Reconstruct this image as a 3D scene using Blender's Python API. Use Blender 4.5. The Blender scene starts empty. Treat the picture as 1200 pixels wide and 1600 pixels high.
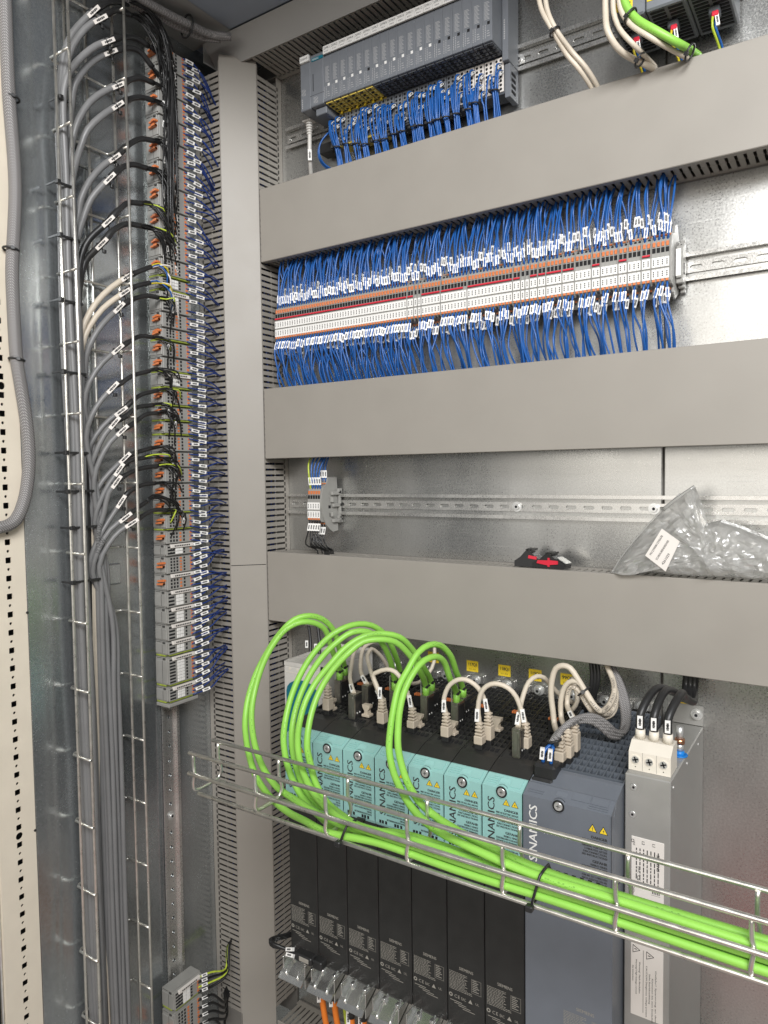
import bpy, math, random
from mathutils import Vector, Matrix
R_ = random.Random(7)
sc = bpy.context.scene
COL = sc.collection
# ------------------------------------------------------------------ camera
F_PX, YAW, PITCH, ROLL = 1124.8, 0.5807871, 0.0526419, 0.0127828
CAM = Vector((0.0, -0.985, 1.40))
_fw = Vector((-math.sin(YAW)*math.cos(PITCH), math.cos(YAW)*math.cos(PITCH), -math.sin(PITCH)))
_rt = Vector((math.cos(YAW), math.sin(YAW), 0)); _dn = _fw.cross(_rt)
RT = math.cos(ROLL)*_rt + math.sin(ROLL)*_dn
DN = -math.sin(ROLL)*_rt + math.cos(ROLL)*_dn
cd = bpy.data.cameras.new('camera'); cam = bpy.data.objects.new('camera', cd); COL.objects.link(cam)
cd.sensor_fit = 'VERTICAL'; cd.sensor_height = 32.0; cd.lens = 32.0*F_PX/1600.0
cd.clip_start = 0.02; cd.clip_end = 50
cam.matrix_world = Matrix(((RT.x, -DN.x, -_fw.x, CAM.x), (RT.y, -DN.y, -_fw.y, CAM.y), (RT.z, -DN.z, -_fw.z, CAM.z), (0, 0, 0, 1)))
sc.camera = cam
# ------------------------------------------------------------------ light
w = bpy.data.worlds.new('World'); sc.world = w; w.use_nodes = True
bg = w.node_tree.nodes['Background']; bg.inputs[0].default_value = (0.95, 0.97, 1.0, 1); bg.inputs[1].default_value = 0.17
def area(name, loc, target, sx, sy, power, col):
    l = bpy.data.lights.new(name, 'AREA'); l.shape = 'RECTANGLE'; l.size = sx; l.size_y = sy; l.energy = power; l.color = col
    o = bpy.data.objects.new(name, l); COL.objects.link(o); o.location = loc
    o.rotation_euler = (Vector(target)-Vector(loc)).to_track_quat('-Z', 'Y').to_euler()
    return o
area('ceiling_lamp', (0.60, -1.60, 2.36), (-0.40, 0, 1.75), 1.2, 0.5, 50, (0.97, 0.98, 1.0))
area('hall_lamp', (1.1, -3.0, 2.6), (-0.2, 0, 1.5), 2.2, 1.2, 27, (1.0, 0.92, 0.82))
area('panel_reflection_fill', (-0.25, -3.6, 1.75), (-0.25, 0, 1.5), 2.8, 1.2, 25, (1.0, 0.94, 0.86))  # broad light added behind the camera for the panels to reflect, not a window
sc.view_settings.view_transform = 'Standard'; sc.view_settings.look = 'None'
sc.view_settings.exposure = 0.0; sc.view_settings.gamma = 1.0
# ------------------------------------------------------------------ helpers
def ray(px, py):
    d = RT*((px-600)/F_PX) + DN*((py-800)/F_PX) + _fw
    return d
def at(px, py, Y):
    d = ray(px, py); return CAM + d*((Y-CAM.y)/d.y)
def atx(px, py, X):
    d = ray(px, py); return CAM + d*((X-CAM.x)/d.x)
def atz(px, py, Z):
    d = ray(px, py); return CAM + d*((Z-CAM.z)/d.z)
V = Vector
WORLD = {}
class MB:
    def __init__(s): s.v = []; s.f = []; s.m = []; s.sm = []
    def add(s, vs, fs, m=0, sm=False):
        b = len(s.v); s.v += [tuple(p) for p in vs]
        for f in fs: s.f.append([i+b for i in f]); s.m.append(m); s.sm.append(sm)
        return s
    def box(s, x0, x1, y0, y1, z0, z1, m=0):
        vs = [(x, y, z) for x in (x0, x1) for y in (y0, y1) for z in (z0, z1)]
        return s.add(vs, [(0,1,3,2),(4,6,7,5),(0,4,5,1),(2,3,7,6),(0,2,6,4),(1,5,7,3)], m)
    def bev(s, x0, x1, y0, y1, z0, z1, b, m=0):
        # box with all edges chamfered by b
        x0, x1 = min(x0,x1), max(x0,x1); y0, y1 = min(y0,y1), max(y0,y1); z0, z1 = min(z0,z1), max(z0,z1)
        b = min(b, (x1-x0)*.45, (y1-y0)*.45, (z1-z0)*.45)
        vs = []; idx = {}
        for i, x in enumerate((x0, x1)):
            for j, y in enumerate((y0, y1)):
                for k, z in enumerate((z0, z1)):
                    dx, dy, dz = b*(1-2*i), b*(1-2*j), b*(1-2*k)
                    idx[i,j,k] = len(vs)
                    vs += [(x, y+dy, z+dz), (x+dx, y, z+dz), (x+dx, y+dy, z)]
        I = lambda i,j,k,a: idx[i,j,k]+a
        fs = []
        for i in (0,1): fs.append([I(i,0,0,0),I(i,1,0,0),I(i,1,1,0),I(i,0,1,0)])
        for j in (0,1): fs.append([I(0,j,0,1),I(1,j,0,1),I(1,j,1,1),I(0,j,1,1)])
        for k in (0,1): fs.append([I(0,0,k,2),I(1,0,k,2),I(1,1,k,2),I(0,1,k,2)])
        for i in (0,1):
            for j in (0,1): fs.append([I(i,j,0,0),I(i,j,1,0),I(i,j,1,1),I(i,j,0,1)])
            for k in (0,1): fs.append([I(i,0,k,0),I(i,1,k,0),I(i,1,k,2),I(i,0,k,2)])
        for j in (0,1):
            for k in (0,1): fs.append([I(0,j,k,1),I(1,j,k,1),I(1,j,k,2),I(0,j,k,2)])
        for i in (0,1):
            for j in (0,1):
                for k in (0,1): fs.append([I(i,j,k,0),I(i,j,k,1),I(i,j,k,2)])
        return s.add(vs, fs, m)
    def obox(s, c, ax, ay, az, m=0):
        # oriented box, half vectors
        c = V(c); vs = [c+ax*i+ay*j+az*k for i in (-1,1) for j in (-1,1) for k in (-1,1)]
        return s.add(vs, [(0,1,3,2),(4,6,7,5),(0,4,5,1),(2,3,7,6),(0,2,6,4),(1,5,7,3)], m)
    def tube(s, pts, r, n=8, m=0, caps=True):
        pts = [V(p) for p in pts]; N = len(pts)
        rr = r if isinstance(r, (list, tuple)) else [r]*N
        t0 = (pts[1]-pts[0]).normalized()
        u = t0.orthogonal().normalized(); vs = []; prev = t0
        for i, p in enumerate(pts):
            a = pts[max(i-1,0)]; b = pts[min(i+1,N-1)]
            t = (b-a); t = t.normalized() if t.length > 1e-9 else prev
            q = prev.rotation_difference(t); u = q @ u; u = (u-t*u.dot(t)).normalized(); w_ = t.cross(u); prev = t
            for k in range(n):
                an = 2*math.pi*k/n; vs.append(p+(u*math.cos(an)+w_*math.sin(an))*rr[i])
        fs = [(i*n+k, i*n+(k+1)%n, (i+1)*n+(k+1)%n, (i+1)*n+k) for i in range(N-1) for k in range(n)]
        s.add(vs, fs, m, True)
        if caps:
            b = len(s.v)-N*n
            s.f.append([b+k for k in range(n)][::-1]); s.m.append(m); s.sm.append(False)
            s.f.append([b+(N-1)*n+k for k in range(n)]); s.m.append(m); s.sm.append(False)
        return s
    def cyl(s, a, b, r, n=12, m=0, r2=None):
        return s.tube([a, b], [r, r if r2 is None else r2], n, m)
    def prism(s, poly, fn, a0, a1, m=0):
        # poly of 2-D points extruded; fn(p, q, a) -> 3-D
        n = len(poly); vs = [fn(p, q, a0) for p, q in poly]+[fn(p, q, a1) for p, q in poly]
        fs = [(i, (i+1)%n, n+(i+1)%n, n+i) for i in range(n)]
        fs += [list(range(n))[::-1], list(range(n, 2*n))]
        return s.add(vs, fs, m)
    def quad(s, a, b, c, d, m=0): return s.add([a,b,c,d], [(0,1,2,3)], m)
    def torus(s, c, ax, ay, R, r, m=0, n=14, k=6):
        pts = [V(c)+ax*R*math.cos(2*math.pi*i/n)+ay*R*math.sin(2*math.pi*i/n) for i in range(n+1)]
        return s.tube(pts, r, k, m, False)
    def mesh(s, name, mats, off=V((0,0,0))):
        me = bpy.data.meshes.new(name)
        me.from_pydata([(p[0]-off.x, p[1]-off.y, p[2]-off.z) for p in s.v], [], s.f)
        for mt in (mats if isinstance(mats, (list, tuple)) else [mats]): me.materials.append(mt)
        me.polygons.foreach_set('material_index', s.m)
        me.polygons.foreach_set('use_smooth', s.sm)
        me.update(); return me
def tag(o, label=None, cat=None, group=None, kind=None):
    if label: o['label'] = label
    if cat: o['category'] = cat
    if group: o['group'] = group
    if kind: o['kind'] = kind
    return o
def thing(name, label, cat, loc=(0,0,0), group=None):
    o = bpy.data.objects.new(name, None); o.empty_display_size = .01; COL.objects.link(o); o.location = loc
    WORLD[o.name] = V(loc); return tag(o, label, cat, group)
def part(name, mb, mat, parent, kind=None, label=None):
    off = WORLD[parent.name]
    o = bpy.data.objects.new(name, mb.mesh(name, mat, off) if isinstance(mb, MB) else mb); COL.objects.link(o)
    o.parent = parent; WORLD[o.name] = off
    return tag(o, label, None, None, kind)
def solo(name, mb, mat, label=None, cat=None, group=None, kind=None):
    o = bpy.data.objects.new(name, mb.mesh(name, mat)); COL.objects.link(o); WORLD[o.name] = V((0,0,0))
    return tag(o, label, cat, group, kind)
def dup(o, loc, label=None, parent=None):
    c = o.copy(); COL.objects.link(c)
    if parent is None: c.location = loc; WORLD[c.name] = V(loc)
    else: c.parent = parent; WORLD[c.name] = WORLD[parent.name]
    if label: c['label'] = label
    for ch in KIDS.get(o.name, list(o.children)): dup(ch, None, None, c)
    return c
KIDS = {}
def spline(pts, step=0.006):
    # centripetal Catmull-Rom
    P = [V(p) for p in pts]; out = []
    P = [P[0]*2-P[1]] + P + [P[-1]*2-P[-2]]
    for i in range(1, len(P)-2):
        a, b, c, d = P[i-1], P[i], P[i+1], P[i+2]
        t1 = max(1e-4, (b-a).length)**.5; t2 = t1+max(1e-4, (c-b).length)**.5; t3 = t2+max(1e-4, (d-c).length)**.5
        n = min(14, max(2, int((c-b).length/step)))
        for k in range(n):
            t = t1+(t2-t1)*k/n
            A1 = a*((t1-t)/t1)+b*(t/t1); A2 = b*((t2-t)/(t2-t1))+c*((t-t1)/(t2-t1)); A3 = c*((t3-t)/(t3-t2))+d*((t-t2)/(t3-t2))
            B1 = A1*((t2-t)/t2)+A2*(t/t2); B2 = A2*((t3-t)/(t3-t1))+A3*((t-t1)/(t3-t1))
            out.append(B1*((t2-t)/(t2-t1))+B2*((t-t1)/(t2-t1)))
    out.append(P[-2]); return out
def path_text(mb, pts, r, txt, size, start, width=None):
    # lettering printed along a cable, on its camera-facing side
    L = [0.0]
    for a, b in zip(pts, pts[1:]): L.append(L[-1]+(b-a).length)
    s = start
    for ch in txt:
        if ch == ' ': s += size*.5; continue
        w_ = glyphs(ch)[2]*size
        sm = s+w_/2
        i = next((k for k in range(len(L)-1) if L[k+1] > sm), None)
        if i is None: break
        d = (pts[i+1]-pts[i]).normalized(); p = pts[i]+d*(sm-L[i])
        f = CAM-p; f = (f-d*f.dot(d)).normalized(); y_ = f.cross(d)
        text(mb, ch, p+f*(r+.0001)-d*w_/2-y_*size*.36, d, y_, size)
        s += w_+size*.16
    return mb
ONES = 'first second third fourth fifth sixth seventh eighth ninth tenth eleventh twelfth thirteenth fourteenth fifteenth sixteenth seventeenth eighteenth nineteenth'.split()
TENS = {2:'twenty',3:'thirty',4:'forty',5:'fifty',6:'sixty',7:'seventy',8:'eighty',9:'ninety'}
def ordw(n):
    s = ''
    if n >= 100: s = 'one hundred ' + ('and ' if n > 100 else ''); n -= 100
    if n == 0: return 'hundredth'
    if n < 20: return s+ONES[n-1]
    t, o = divmod(n, 10)
    return s + (TENS[t][:-1]+'ieth' if o == 0 else TENS[t]+'-'+ONES[o-1])
# ------------------------------------------------------------------ text
_tc = {}
def glyphs(txt):
    if txt not in _tc:
        c = bpy.data.curves.new('lettering', 'FONT'); c.body = txt; c.size = 1.0; c.resolution_u = 2
        o = bpy.data.objects.new('lettering', c); COL.objects.link(o)
        me = bpy.data.meshes.new_from_object(o.evaluated_get(bpy.context.evaluated_depsgraph_get()))
        vs = [tuple(v.co) for v in me.vertices]; fs = [tuple(p.vertices) for p in me.polygons]
        bpy.data.objects.remove(o); bpy.data.curves.remove(c); bpy.data.meshes.remove(me)
        w_ = max((v[0] for v in vs), default=0.5); _tc[txt] = (vs, fs, w_)
    return _tc[txt]
def text(mb, txt, org, xd, yd, size, align='L', m=0, width=None, bold=0.0):
    vs, fs, w_ = glyphs(txt); xd = V(xd).normalized(); yd = V(yd).normalized(); sx = size
    if width: sx = width/w_
    o = V(org); 
    if align == 'R': o = o-xd*w_*sx
    if align == 'C': o = o-xd*w_*sx*.5
    nrm = xd.cross(yd)
    mb.add([o+xd*v[0]*sx+yd*v[1]*size for v in vs], fs, m)
    if bold: mb.add([o+xd*(v[0]*sx+bold)+yd*v[1]*size+nrm*.00003 for v in vs], fs, m)
    return mb
# ------------------------------------------------------------------ materials
def nt(name):
    m = bpy.data.materials.new(name); m.use_nodes = True; t = m.node_tree
    return m, t, t.nodes['Principled BSDF']
def mat(name, col, rough=.5, metal=0., var=.08, scale=60., bump=0., bscale=900., spec=.5, rvar=.1, trans=0.):
    m, t, b = nt(name); N = t.nodes; L = t.links
    tc = N.new('ShaderNodeTexCoord')
    nz = N.new('ShaderNodeTexNoise'); nz.inputs['Scale'].default_value = scale; nz.inputs['Detail'].default_value = 5
    L.new(tc.outputs['Object'], nz.inputs['Vector'])
    r = N.new('ShaderNodeValToRGB'); r.color_ramp.elements[0].position = .3; r.color_ramp.elements[1].position = .7
    r.color_ramp.elements[0].color = (*[c*(1-var) for c in col], 1); r.color_ramp.elements[1].color = (*[min(1, c*(1+var)) for c in col], 1)
    L.new(nz.outputs['Fac'], r.inputs['Fac']); L.new(r.outputs['Color'], b.inputs['Base Color'])
    mr = N.new('ShaderNodeMapRange'); mr.inputs['To Min'].default_value = max(.02, rough-rvar); mr.inputs['To Max'].default_value = min(1, rough+rvar)
    L.new(nz.outputs['Fac'], mr.inputs['Value']); L.new(mr.outputs['Result'], b.inputs['Roughness'])
    b.inputs['Metallic'].default_value = metal; b.inputs['Specular IOR Level'].default_value = spec
    if bump:
        n2 = N.new('ShaderNodeTexNoise'); n2.inputs['Scale'].default_value = bscale; n2.inputs['Detail'].default_value = 2
        L.new(tc.outputs['Object'], n2.inputs['Vector'])
        bp = N.new('ShaderNodeBump'); bp.inputs['Strength'].default_value = bump; bp.inputs['Distance'].default_value = .001
        L.new(n2.outputs['Fac'], bp.inputs['Height']); L.new(bp.outputs['Normal'], b.inputs['Normal'])
    if trans: b.inputs['Transmission Weight'].default_value = trans
    return m
def galv(name, col, rough, stretch=(1,1,1), scr=0.0, met=.90):
    m, t, b = nt(name); N = t.nodes; L = t.links
    tc = N.new('ShaderNodeTexCoord'); mp = N.new('ShaderNodeMapping'); mp.inputs['Scale'].default_value = stretch
    L.new(tc.outputs['Object'], mp.inputs['Vector'])
    big = N.new('ShaderNodeTexNoise'); big.inputs['Scale'].default_value = 9; big.inputs['Detail'].default_value = 6; L.new(mp.outputs[0], big.inputs['Vector'])
    fine = N.new('ShaderNodeTexNoise'); fine.inputs['Scale'].default_value = 420; fine.inputs['Detail'].default_value = 3; L.new(tc.outputs['Object'], fine.inputs['Vector'])
    mx = N.new('ShaderNodeMath'); mx.operation = 'ADD'
    m1 = N.new('ShaderNodeMath'); m1.operation = 'MULTIPLY'; m1.inputs[1].default_value = .6; L.new(big.outputs['Fac'], m1.inputs[0])
    m2 = N.new('ShaderNodeMath'); m2.operation = 'MULTIPLY'; m2.inputs[1].default_value = .4; L.new(fine.outputs['Fac'], m2.inputs[0])
    L.new(m1.outputs[0], mx.inputs[0]); L.new(m2.outputs[0], mx.inputs[1])
    r = N.new('ShaderNodeValToRGB'); r.color_ramp.elements[0].position = .35; r.color_ramp.elements[1].position = .65
    r.color_ramp.elements[0].color = (*[c*.72 for c in col], 1); r.color_ramp.elements[1].color = (*[min(1, c*1.12) for c in col], 1)
    L.new(mx.outputs[0], r.inputs['Fac']); L.new(r.outputs['Color'], b.inputs['Base Color'])
    mr = N.new('ShaderNodeMapRange'); mr.inputs['From Min'].default_value = .3; mr.inputs['From Max'].default_value = .7
    mr.inputs['To Min'].default_value = rough*.65; mr.inputs['To Max'].default_value = rough*1.4
    L.new(mx.outputs[0], mr.inputs['Value'])
    if scr:
        # fine scratches: stretched noise, thresholded
        ms = N.new('ShaderNodeMapping'); ms.inputs['Rotation'].default_value = (0, .6, .2); ms.inputs['Scale'].default_value = (6, 6, 260); L.new(tc.outputs['Object'], ms.inputs['Vector'])
        sn = N.new('ShaderNodeTexNoise'); sn.inputs['Scale'].default_value = 1.6; sn.inputs['Detail'].default_value = 2; L.new(ms.outputs[0], sn.inputs['Vector'])
        sr = N.new('ShaderNodeMapRange'); sr.inputs['From Min'].default_value = .68; sr.inputs['From Max'].default_value = .74; sr.inputs['To Max'].default_value = scr; L.new(sn.outputs['Fac'], sr.inputs['Value'])
        ad = N.new('ShaderNodeMath'); ad.operation = 'ADD'; L.new(mr.outputs['Result'], ad.inputs[0]); L.new(sr.outputs['Result'], ad.inputs[1])
        L.new(ad.outputs[0], b.inputs['Roughness'])
    else: L.new(mr.outputs['Result'], b.inputs['Roughness'])
    bp = N.new('ShaderNodeBump'); bp.inputs['Strength'].default_value = .018; bp.inputs['Distance'].default_value = .0005
    L.new(mx.outputs[0], bp.inputs['Height']); L.new(bp.outputs['Normal'], b.inputs['Normal'])
    b.inputs['Metallic'].default_value = met
    return m
M = {}
M['galv'] = galv('galvanised_sheet', (.58,.58,.56), .29, (1,1,.5), .12)
M['galv_side'] = galv('galvanised_side_sheet', (.50,.53,.54), .22, (1,1,.5), 0, .84)
M['rail'] = galv('passivated_rail', (.74,.73,.70), .28, (1,1,1), 0, .85)
M['wire'] = mat('zinc_wire', (.80,.78,.72), .30, .9, .12, 90)
M['steel'] = mat('bright_steel', (.80,.80,.78), .34, .75, .1, 120)
M['shield'] = mat('shield_sheet', (.82,.82,.79), .20, .95, .06, 60)
M['hood'] = mat('plug_hood_metal', (.42,.40,.35), .38, 1., .1, 200)
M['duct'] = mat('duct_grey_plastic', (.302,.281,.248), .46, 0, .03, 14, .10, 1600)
M['ductin'] = mat('duct_plastic_in_shade', (.17,.16,.145), .6, 0, .05, 30)  # duct grey darkened, the shade inside the ducts put into the colour
M['filter'] = mat('filter_grey_paint', (.34,.335,.315), .42, .25, .04, 40, .12, 1200)
M['cream'] = mat('cream_paint', (.74,.67,.55), .45, 0, .03, 30, .15, 900)
M['roof'] = mat('roof_paint', (.30,.34,.40), .5, 0, .04, 10)
M['beam'] = mat('beam_grey_plastic', (.34,.335,.32), .48, 0, .03, 12)
M['black'] = mat('black_plastic', (.020,.020,.020), .42, 0, .2, 50)
M['drive'] = mat('black_drive_plastic', (.023,.023,.022), .40, 0, .15, 40, .15, 1500)
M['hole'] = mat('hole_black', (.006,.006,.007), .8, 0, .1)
M['teal'] = mat('teal_plastic', (.29,.53,.50), .38, 0, .03, 30, .08, 1500)
M['slate'] = mat('slate_plastic', (.145,.16,.185), .40, 0, .04, 30, .1, 1500)
M['slatedk'] = mat('slate_grille_plastic', (.10,.115,.135), .45, 0, .05, 30)
M['plc'] = mat('plc_grey_plastic', (.17,.182,.20), .42, 0, .05, 60)
M['plcdk'] = mat('plc_dark_plastic', (.085,.093,.105), .5, 0, .06, 60)
M['green'] = mat('green_cable_sheath', (.27,.58,.085), .42, 0, .05, 25, .1, 300)
M['greenp'] = mat('green_cable_print', (.07,.20,.02), .6, 0, .1)
M['greenD'] = mat('green_boot', (.10,.45,.10), .4, 0, .05, 60)
M['beige'] = mat('beige_cable_sheath', (.60,.53,.43), .45, 0, .05, 30)
M['boot'] = mat('beige_boot', (.50,.43,.34), .5, 0, .06, 60)
M['blue'] = mat('blue_wire_sheath', (.015,.10,.345), .36, 0, .10, 30)
M['blueD'] = mat('dark_blue_wire_sheath', (.012,.035,.17), .36, 0, .10, 30)
M['gcable'] = mat('grey_cable_sheath', (.185,.185,.185), .42, 0, .07, 20)
M['bcable'] = mat('black_cable_sheath', (.022,.022,.022), .40, 0, .2, 30)
M['core'] = mat('black_core', (.012,.012,.012), .32, 0, .2, 30)
M['yellow'] = mat('yellow_core', (.62,.50,.03), .4, 0, .06, 40)
M['ygreen'] = mat('yellow_green_core', (.45,.55,.05), .4, 0, .3, 120)
M['orangec'] = mat('orange_cable_sheath', (.75,.20,.02), .45, 0, .05, 30)
M['white'] = mat('white_marker', (.80,.79,.76), .45, 0, .02, 50)
M['print'] = mat('black_print', (.035,.035,.035), .6, 0, .1)
M['wprint'] = mat('white_print', (.42,.42,.42), .6, 0, .1)
M['gprint'] = mat('grey_print', (.30,.285,.25), .6, 0, .1)
M['orange'] = mat('orange_lever', (.64,.19,.06), .4, 0, .06, 50)
M['red'] = mat('red_plastic', (.62,.025,.05), .35, 0, .05, 50)
M['lab_y'] = mat('yellow_label', (.85,.62,.03), .5, 0, .02, 50)
M['plcyel'] = mat('yellow_terminal', (.78,.60,.12), .45, 0, .05, 60)
M['tgrey'] = mat('terminal_grey_plastic', (.30,.295,.275), .45, 0, .05, 60)
M['tgrey2'] = mat('terminal_dark_gap', (.05,.05,.048), .6, 0, .05, 60)
M['tgreen'] = mat('terminal_green_plastic', (.30,.36,.05), .5, 0, .25, 160)
M['ivory'] = mat('ivory_plastic', (.72,.67,.58), .4, 0, .03, 50)
M['wtherm'] = mat('white_housing', (.62,.60,.56), .4, 0, .03, 50)
M['dteal'] = mat('deep_teal_plastic', (.01,.16,.22), .35, 0, .05, 50)
M['bluepl'] = mat('bright_blue_plastic', (.01,.20,.60), .4, 0, .05, 50)
M['copper'] = mat('copper_ring', (.75,.38,.22), .3, 1., .05, 50)
M['plateW'] = mat('label_white', (.74,.70,.65), .45, 0, .02, 40)
def braid(name, col):
    m, t, b = nt(name); N = t.nodes; L = t.links
    tc = N.new('ShaderNodeTexCoord'); 
    a = N.new('ShaderNodeTexWave'); a.inputs['Scale'].default_value = 170; a.bands_direction = 'DIAGONAL'
    c = N.new('ShaderNodeTexWave'); c.inputs['Scale'].default_value = 170; c.bands_direction = 'DIAGONAL'
    mp = N.new('ShaderNodeMapping'); mp.inputs['Scale'].default_value = (1,-1,-1); L.new(tc.outputs['Object'], mp.inputs[0])
    L.new(tc.outputs['Object'], a.inputs[0]); L.new(mp.outputs[0], c.inputs[0])
    mu = N.new('ShaderNodeMath'); mu.operation = 'MULTIPLY'; L.new(a.outputs['Fac'], mu.inputs[0]); L.new(c.outputs['Fac'], mu.inputs[1])
    r = N.new('ShaderNodeValToRGB'); r.color_ramp.elements[0].color = (*[x*.55 for x in col],1); r.color_ramp.elements[1].color = (*[min(1,x*1.6) for x in col],1)
    L.new(mu.outputs[0], r.inputs[0]); L.new(r.outputs[0], b.inputs['Base Color']); b.inputs['Roughness'].default_value = .55
    bp = N.new('ShaderNodeBump'); bp.inputs['Strength'].default_value = .5; bp.inputs['Distance'].default_value = .0006; L.new(mu.outputs[0], bp.inputs['Height']); L.new(bp.outputs[0], b.inputs['Normal'])
    return m
M['braid'] = braid('grey_braided_sleeve', (.25,.24,.235))
def clear_film():
    m, t, b = nt('clear_film'); N = t.nodes; L = t.links
    out = N['Material Output']; tr = N.new('ShaderNodeBsdfTransparent'); tr.inputs[0].default_value = (.95,.95,.94,1); df = N.new('ShaderNodeBsdfDiffuse'); df.inputs[0].default_value = (.8,.79,.76,1)
    gl = N.new('ShaderNodeBsdfGlossy'); gl.inputs['Roughness'].default_value = .17
    tl = N.new('ShaderNodeBsdfTranslucent'); tl.inputs[0].default_value = (.8,.8,.78,1)
    m0 = N.new('ShaderNodeMixShader'); m0.inputs[0].default_value = .5; L.new(tl.outputs[0], m0.inputs[1]); L.new(df.outputs[0], m0.inputs[2])
    lw = N.new('ShaderNodeLayerWeight'); lw.inputs[0].default_value = .45
    m1 = N.new('ShaderNodeMixShader'); m1.inputs[0].default_value = .46; L.new(tr.outputs[0], m1.inputs[1]); L.new(m0.outputs[0], m1.inputs[2])
    mr = N.new('ShaderNodeMapRange'); mr.inputs['To Min'].default_value = .05; mr.inputs['To Max'].default_value = .6; L.new(lw.outputs['Facing'], mr.inputs[0])
    m2 = N.new('ShaderNodeMixShader'); L.new(mr.outputs[0], m2.inputs[0]); L.new(m1.outputs[0], m2.inputs[1]); L.new(gl.outputs[0], m2.inputs[2])
    L.new(m2.outputs[0], out.inputs['Surface']); return m
M['film'] = clear_film()
M['floor'] = mat('workshop_floor', (.36,.35,.33), .45, 0, .08, 3)
M['mat'] = mat('red_floor_mat', (.62,.08,.07), .6, 0, .08, 20, .2, 300)
# ------------------------------------------------------------------ the cabinet: panels, frame
XW = -0.951; SEAM = -0.2105; XR = 0.26
solo('back_panel', MB().bev(XW, SEAM-.0012, 0, .003, .1, 2.2, .0012), M['galv'], kind='structure')
solo('back_panel', MB().bev(SEAM+.0012, .55, 0, .003, .1, 2.2, .0012), M['galv'], kind='structure')
solo('seam_shade_strip', MB().box(SEAM-.02, SEAM+.02, .006, .012, .1, 2.2), M['ductin'], kind='structure')  # dark strip added behind the seam, its colour gives the gap its shade
solo('side_panel', MB().bev(XW-.003, XW, -.4332, .02, .05, 2.14, .0008), M['galv_side'], kind='structure')
solo('roof_panel', MB().box(-.90, .5, -.50, -.1125, 2.1195, 2.123), M['roof'], kind='structure')
solo('roof_panel', MB().box(-.951, .5, -.1124, .02, 2.1235, 2.127), M['roof'], kind='structure')
solo('floor', MB().box(-4, 4, -6, 1.5, -.05, 0), M['floor'], kind='structure')
solo('floor_mat', MB().bev(-.34, .9, -1.78, -1.20, .001, .010, .004), M['mat'], 'red mat on the floor in front of the cabinet, mirrored in the back panel', 'mat')
# beam along the top of the side panel, its face leaning inwards
b0, b1 = atx(321, 69, -.923), atx(255, 30, -.923)
c0, c1 = atz(360, 47, 2.1185), atz(300, 8, 2.1185)
mb = MB(); zl = b0.z
poly = [(-.951, zl+.002), (-.923, zl), (c0.x, 2.1185), (-.951, 2.1185)]
mb.prism(poly, lambda p, q, a: (p, a, q), -.105, -.50)
solo('roof_beam', mb, M['beam'], kind='structure')
# perforated frame post
def holed(mb, fn, u0, u1, v0, v1, hole, m=0):
    # rectangular cell with a hole (list of (u, v)), fn maps to 3-D; inner wall 2 mm deep
    n = len(hole); cu = sum(h[0] for h in hole)/n; cv = sum(h[1] for h in hole)/n
    out = []
    for (u, v) in hole:
        du, dv = u-cu, v-cv
        k = min((((u1-cu) if du > 0 else (u0-cu))/du) if abs(du) > 1e-9 else 1e9, (((v1-cv) if dv > 0 else (v0-cv))/dv) if abs(dv) > 1e-9 else 1e9)
        out.append((cu+du*k, cv+dv*k))
    corners = [(u0,v0),(u1,v0),(u1,v1),(u0,v1)]
    vs = [fn(u, v, 0) for u, v in out]+[fn(u, v, 0) for u, v in hole]+[fn(u, v, .002) for u, v in hole]+[fn(u, v, 0) for u, v in corners]
    fs = []
    for i in range(n):
        j = (i+1)%n
        fs.append((i, j, n+j, n+i)); fs.append((n+i, n+j, 2*n+j, 2*n+i))
        a, b = out[i], out[j]
        for c, (U, W) in enumerate(corners):
            if (abs(a[0]-U) < 1e-9 and abs(b[1]-W) < 1e-9 and abs(a[1]-W) > 1e-9 and abs(b[0]-U) > 1e-9) or (abs(a[1]-W) < 1e-9 and abs(b[0]-U) < 1e-9 and abs(a[0]-U) > 1e-9 and abs(b[1]-W) > 1e-9):
                fs.append((i, 3*n+c, j))
    mb.add(vs, fs, m)
def circ(u, v, r, n=12): return [(u+r*math.cos(2*math.pi*(i+.5)/n), v+r*math.sin(2*math.pi*(i+.5)/n)) for i in range(n)]
def sqr(u, v, h, c=.2):
    k = h*(1-c); return [(u+a*h, v+b*k) if s else (u+a*k, v+b*h) for a, b, s in ((1,-1,1),(1,1,1),(1,1,0),(-1,1,0),(-1,1,1),(-1,-1,1),(-1,-1,0),(1,-1,0))]
def obr(u, v, L, r, n=6):
    o = []
    for k in range(n+1): a = -math.pi/2+math.pi*k/n; o.append((u+L/2-r+r*math.cos(a), v+r*math.sin(a)))
    for k in range(n+1): a = math.pi/2+math.pi*k/n; o.append((u-L/2+r+r*math.cos(a), v+r*math.sin(a)))
    return o
post = thing('frame_post', 'cream painted cabinet frame post with a column of square and round holes', 'frame post', (XW, -.46, 0))
fnp = lambda u, v, d: (XW+.001-d, u, v)
mb = MB(); UA, UB = -.4838, -.4345
z = .3; k = 0; UH = -.4578; zs = []
Z0 = atx(14.7, 647, XW).z          # a square hole of the column
big = [atx(14.5, 605, XW).z, atx(41, 1302, XW).z]
n0 = int((Z0-.3)/.0245); base = Z0-n0*.0245
for i in range(74):
    zc = base+i*.0245
    bb = [q for q in big if zc-.004 < q < zc+.0205]
    holed(mb, fnp, UH-.0075, UH+.0075, zc-.0062, zc+.0062, sqr(UH, zc, .0040))
    holed(mb, fnp, UH-.0075, UH+.0075, zc+.0062, zc+.0183, circ(UH, zc+.01225, .0052 if bb else .0021))
z0, z1 = base-.0062, base+73*.0245+.0183
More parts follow.
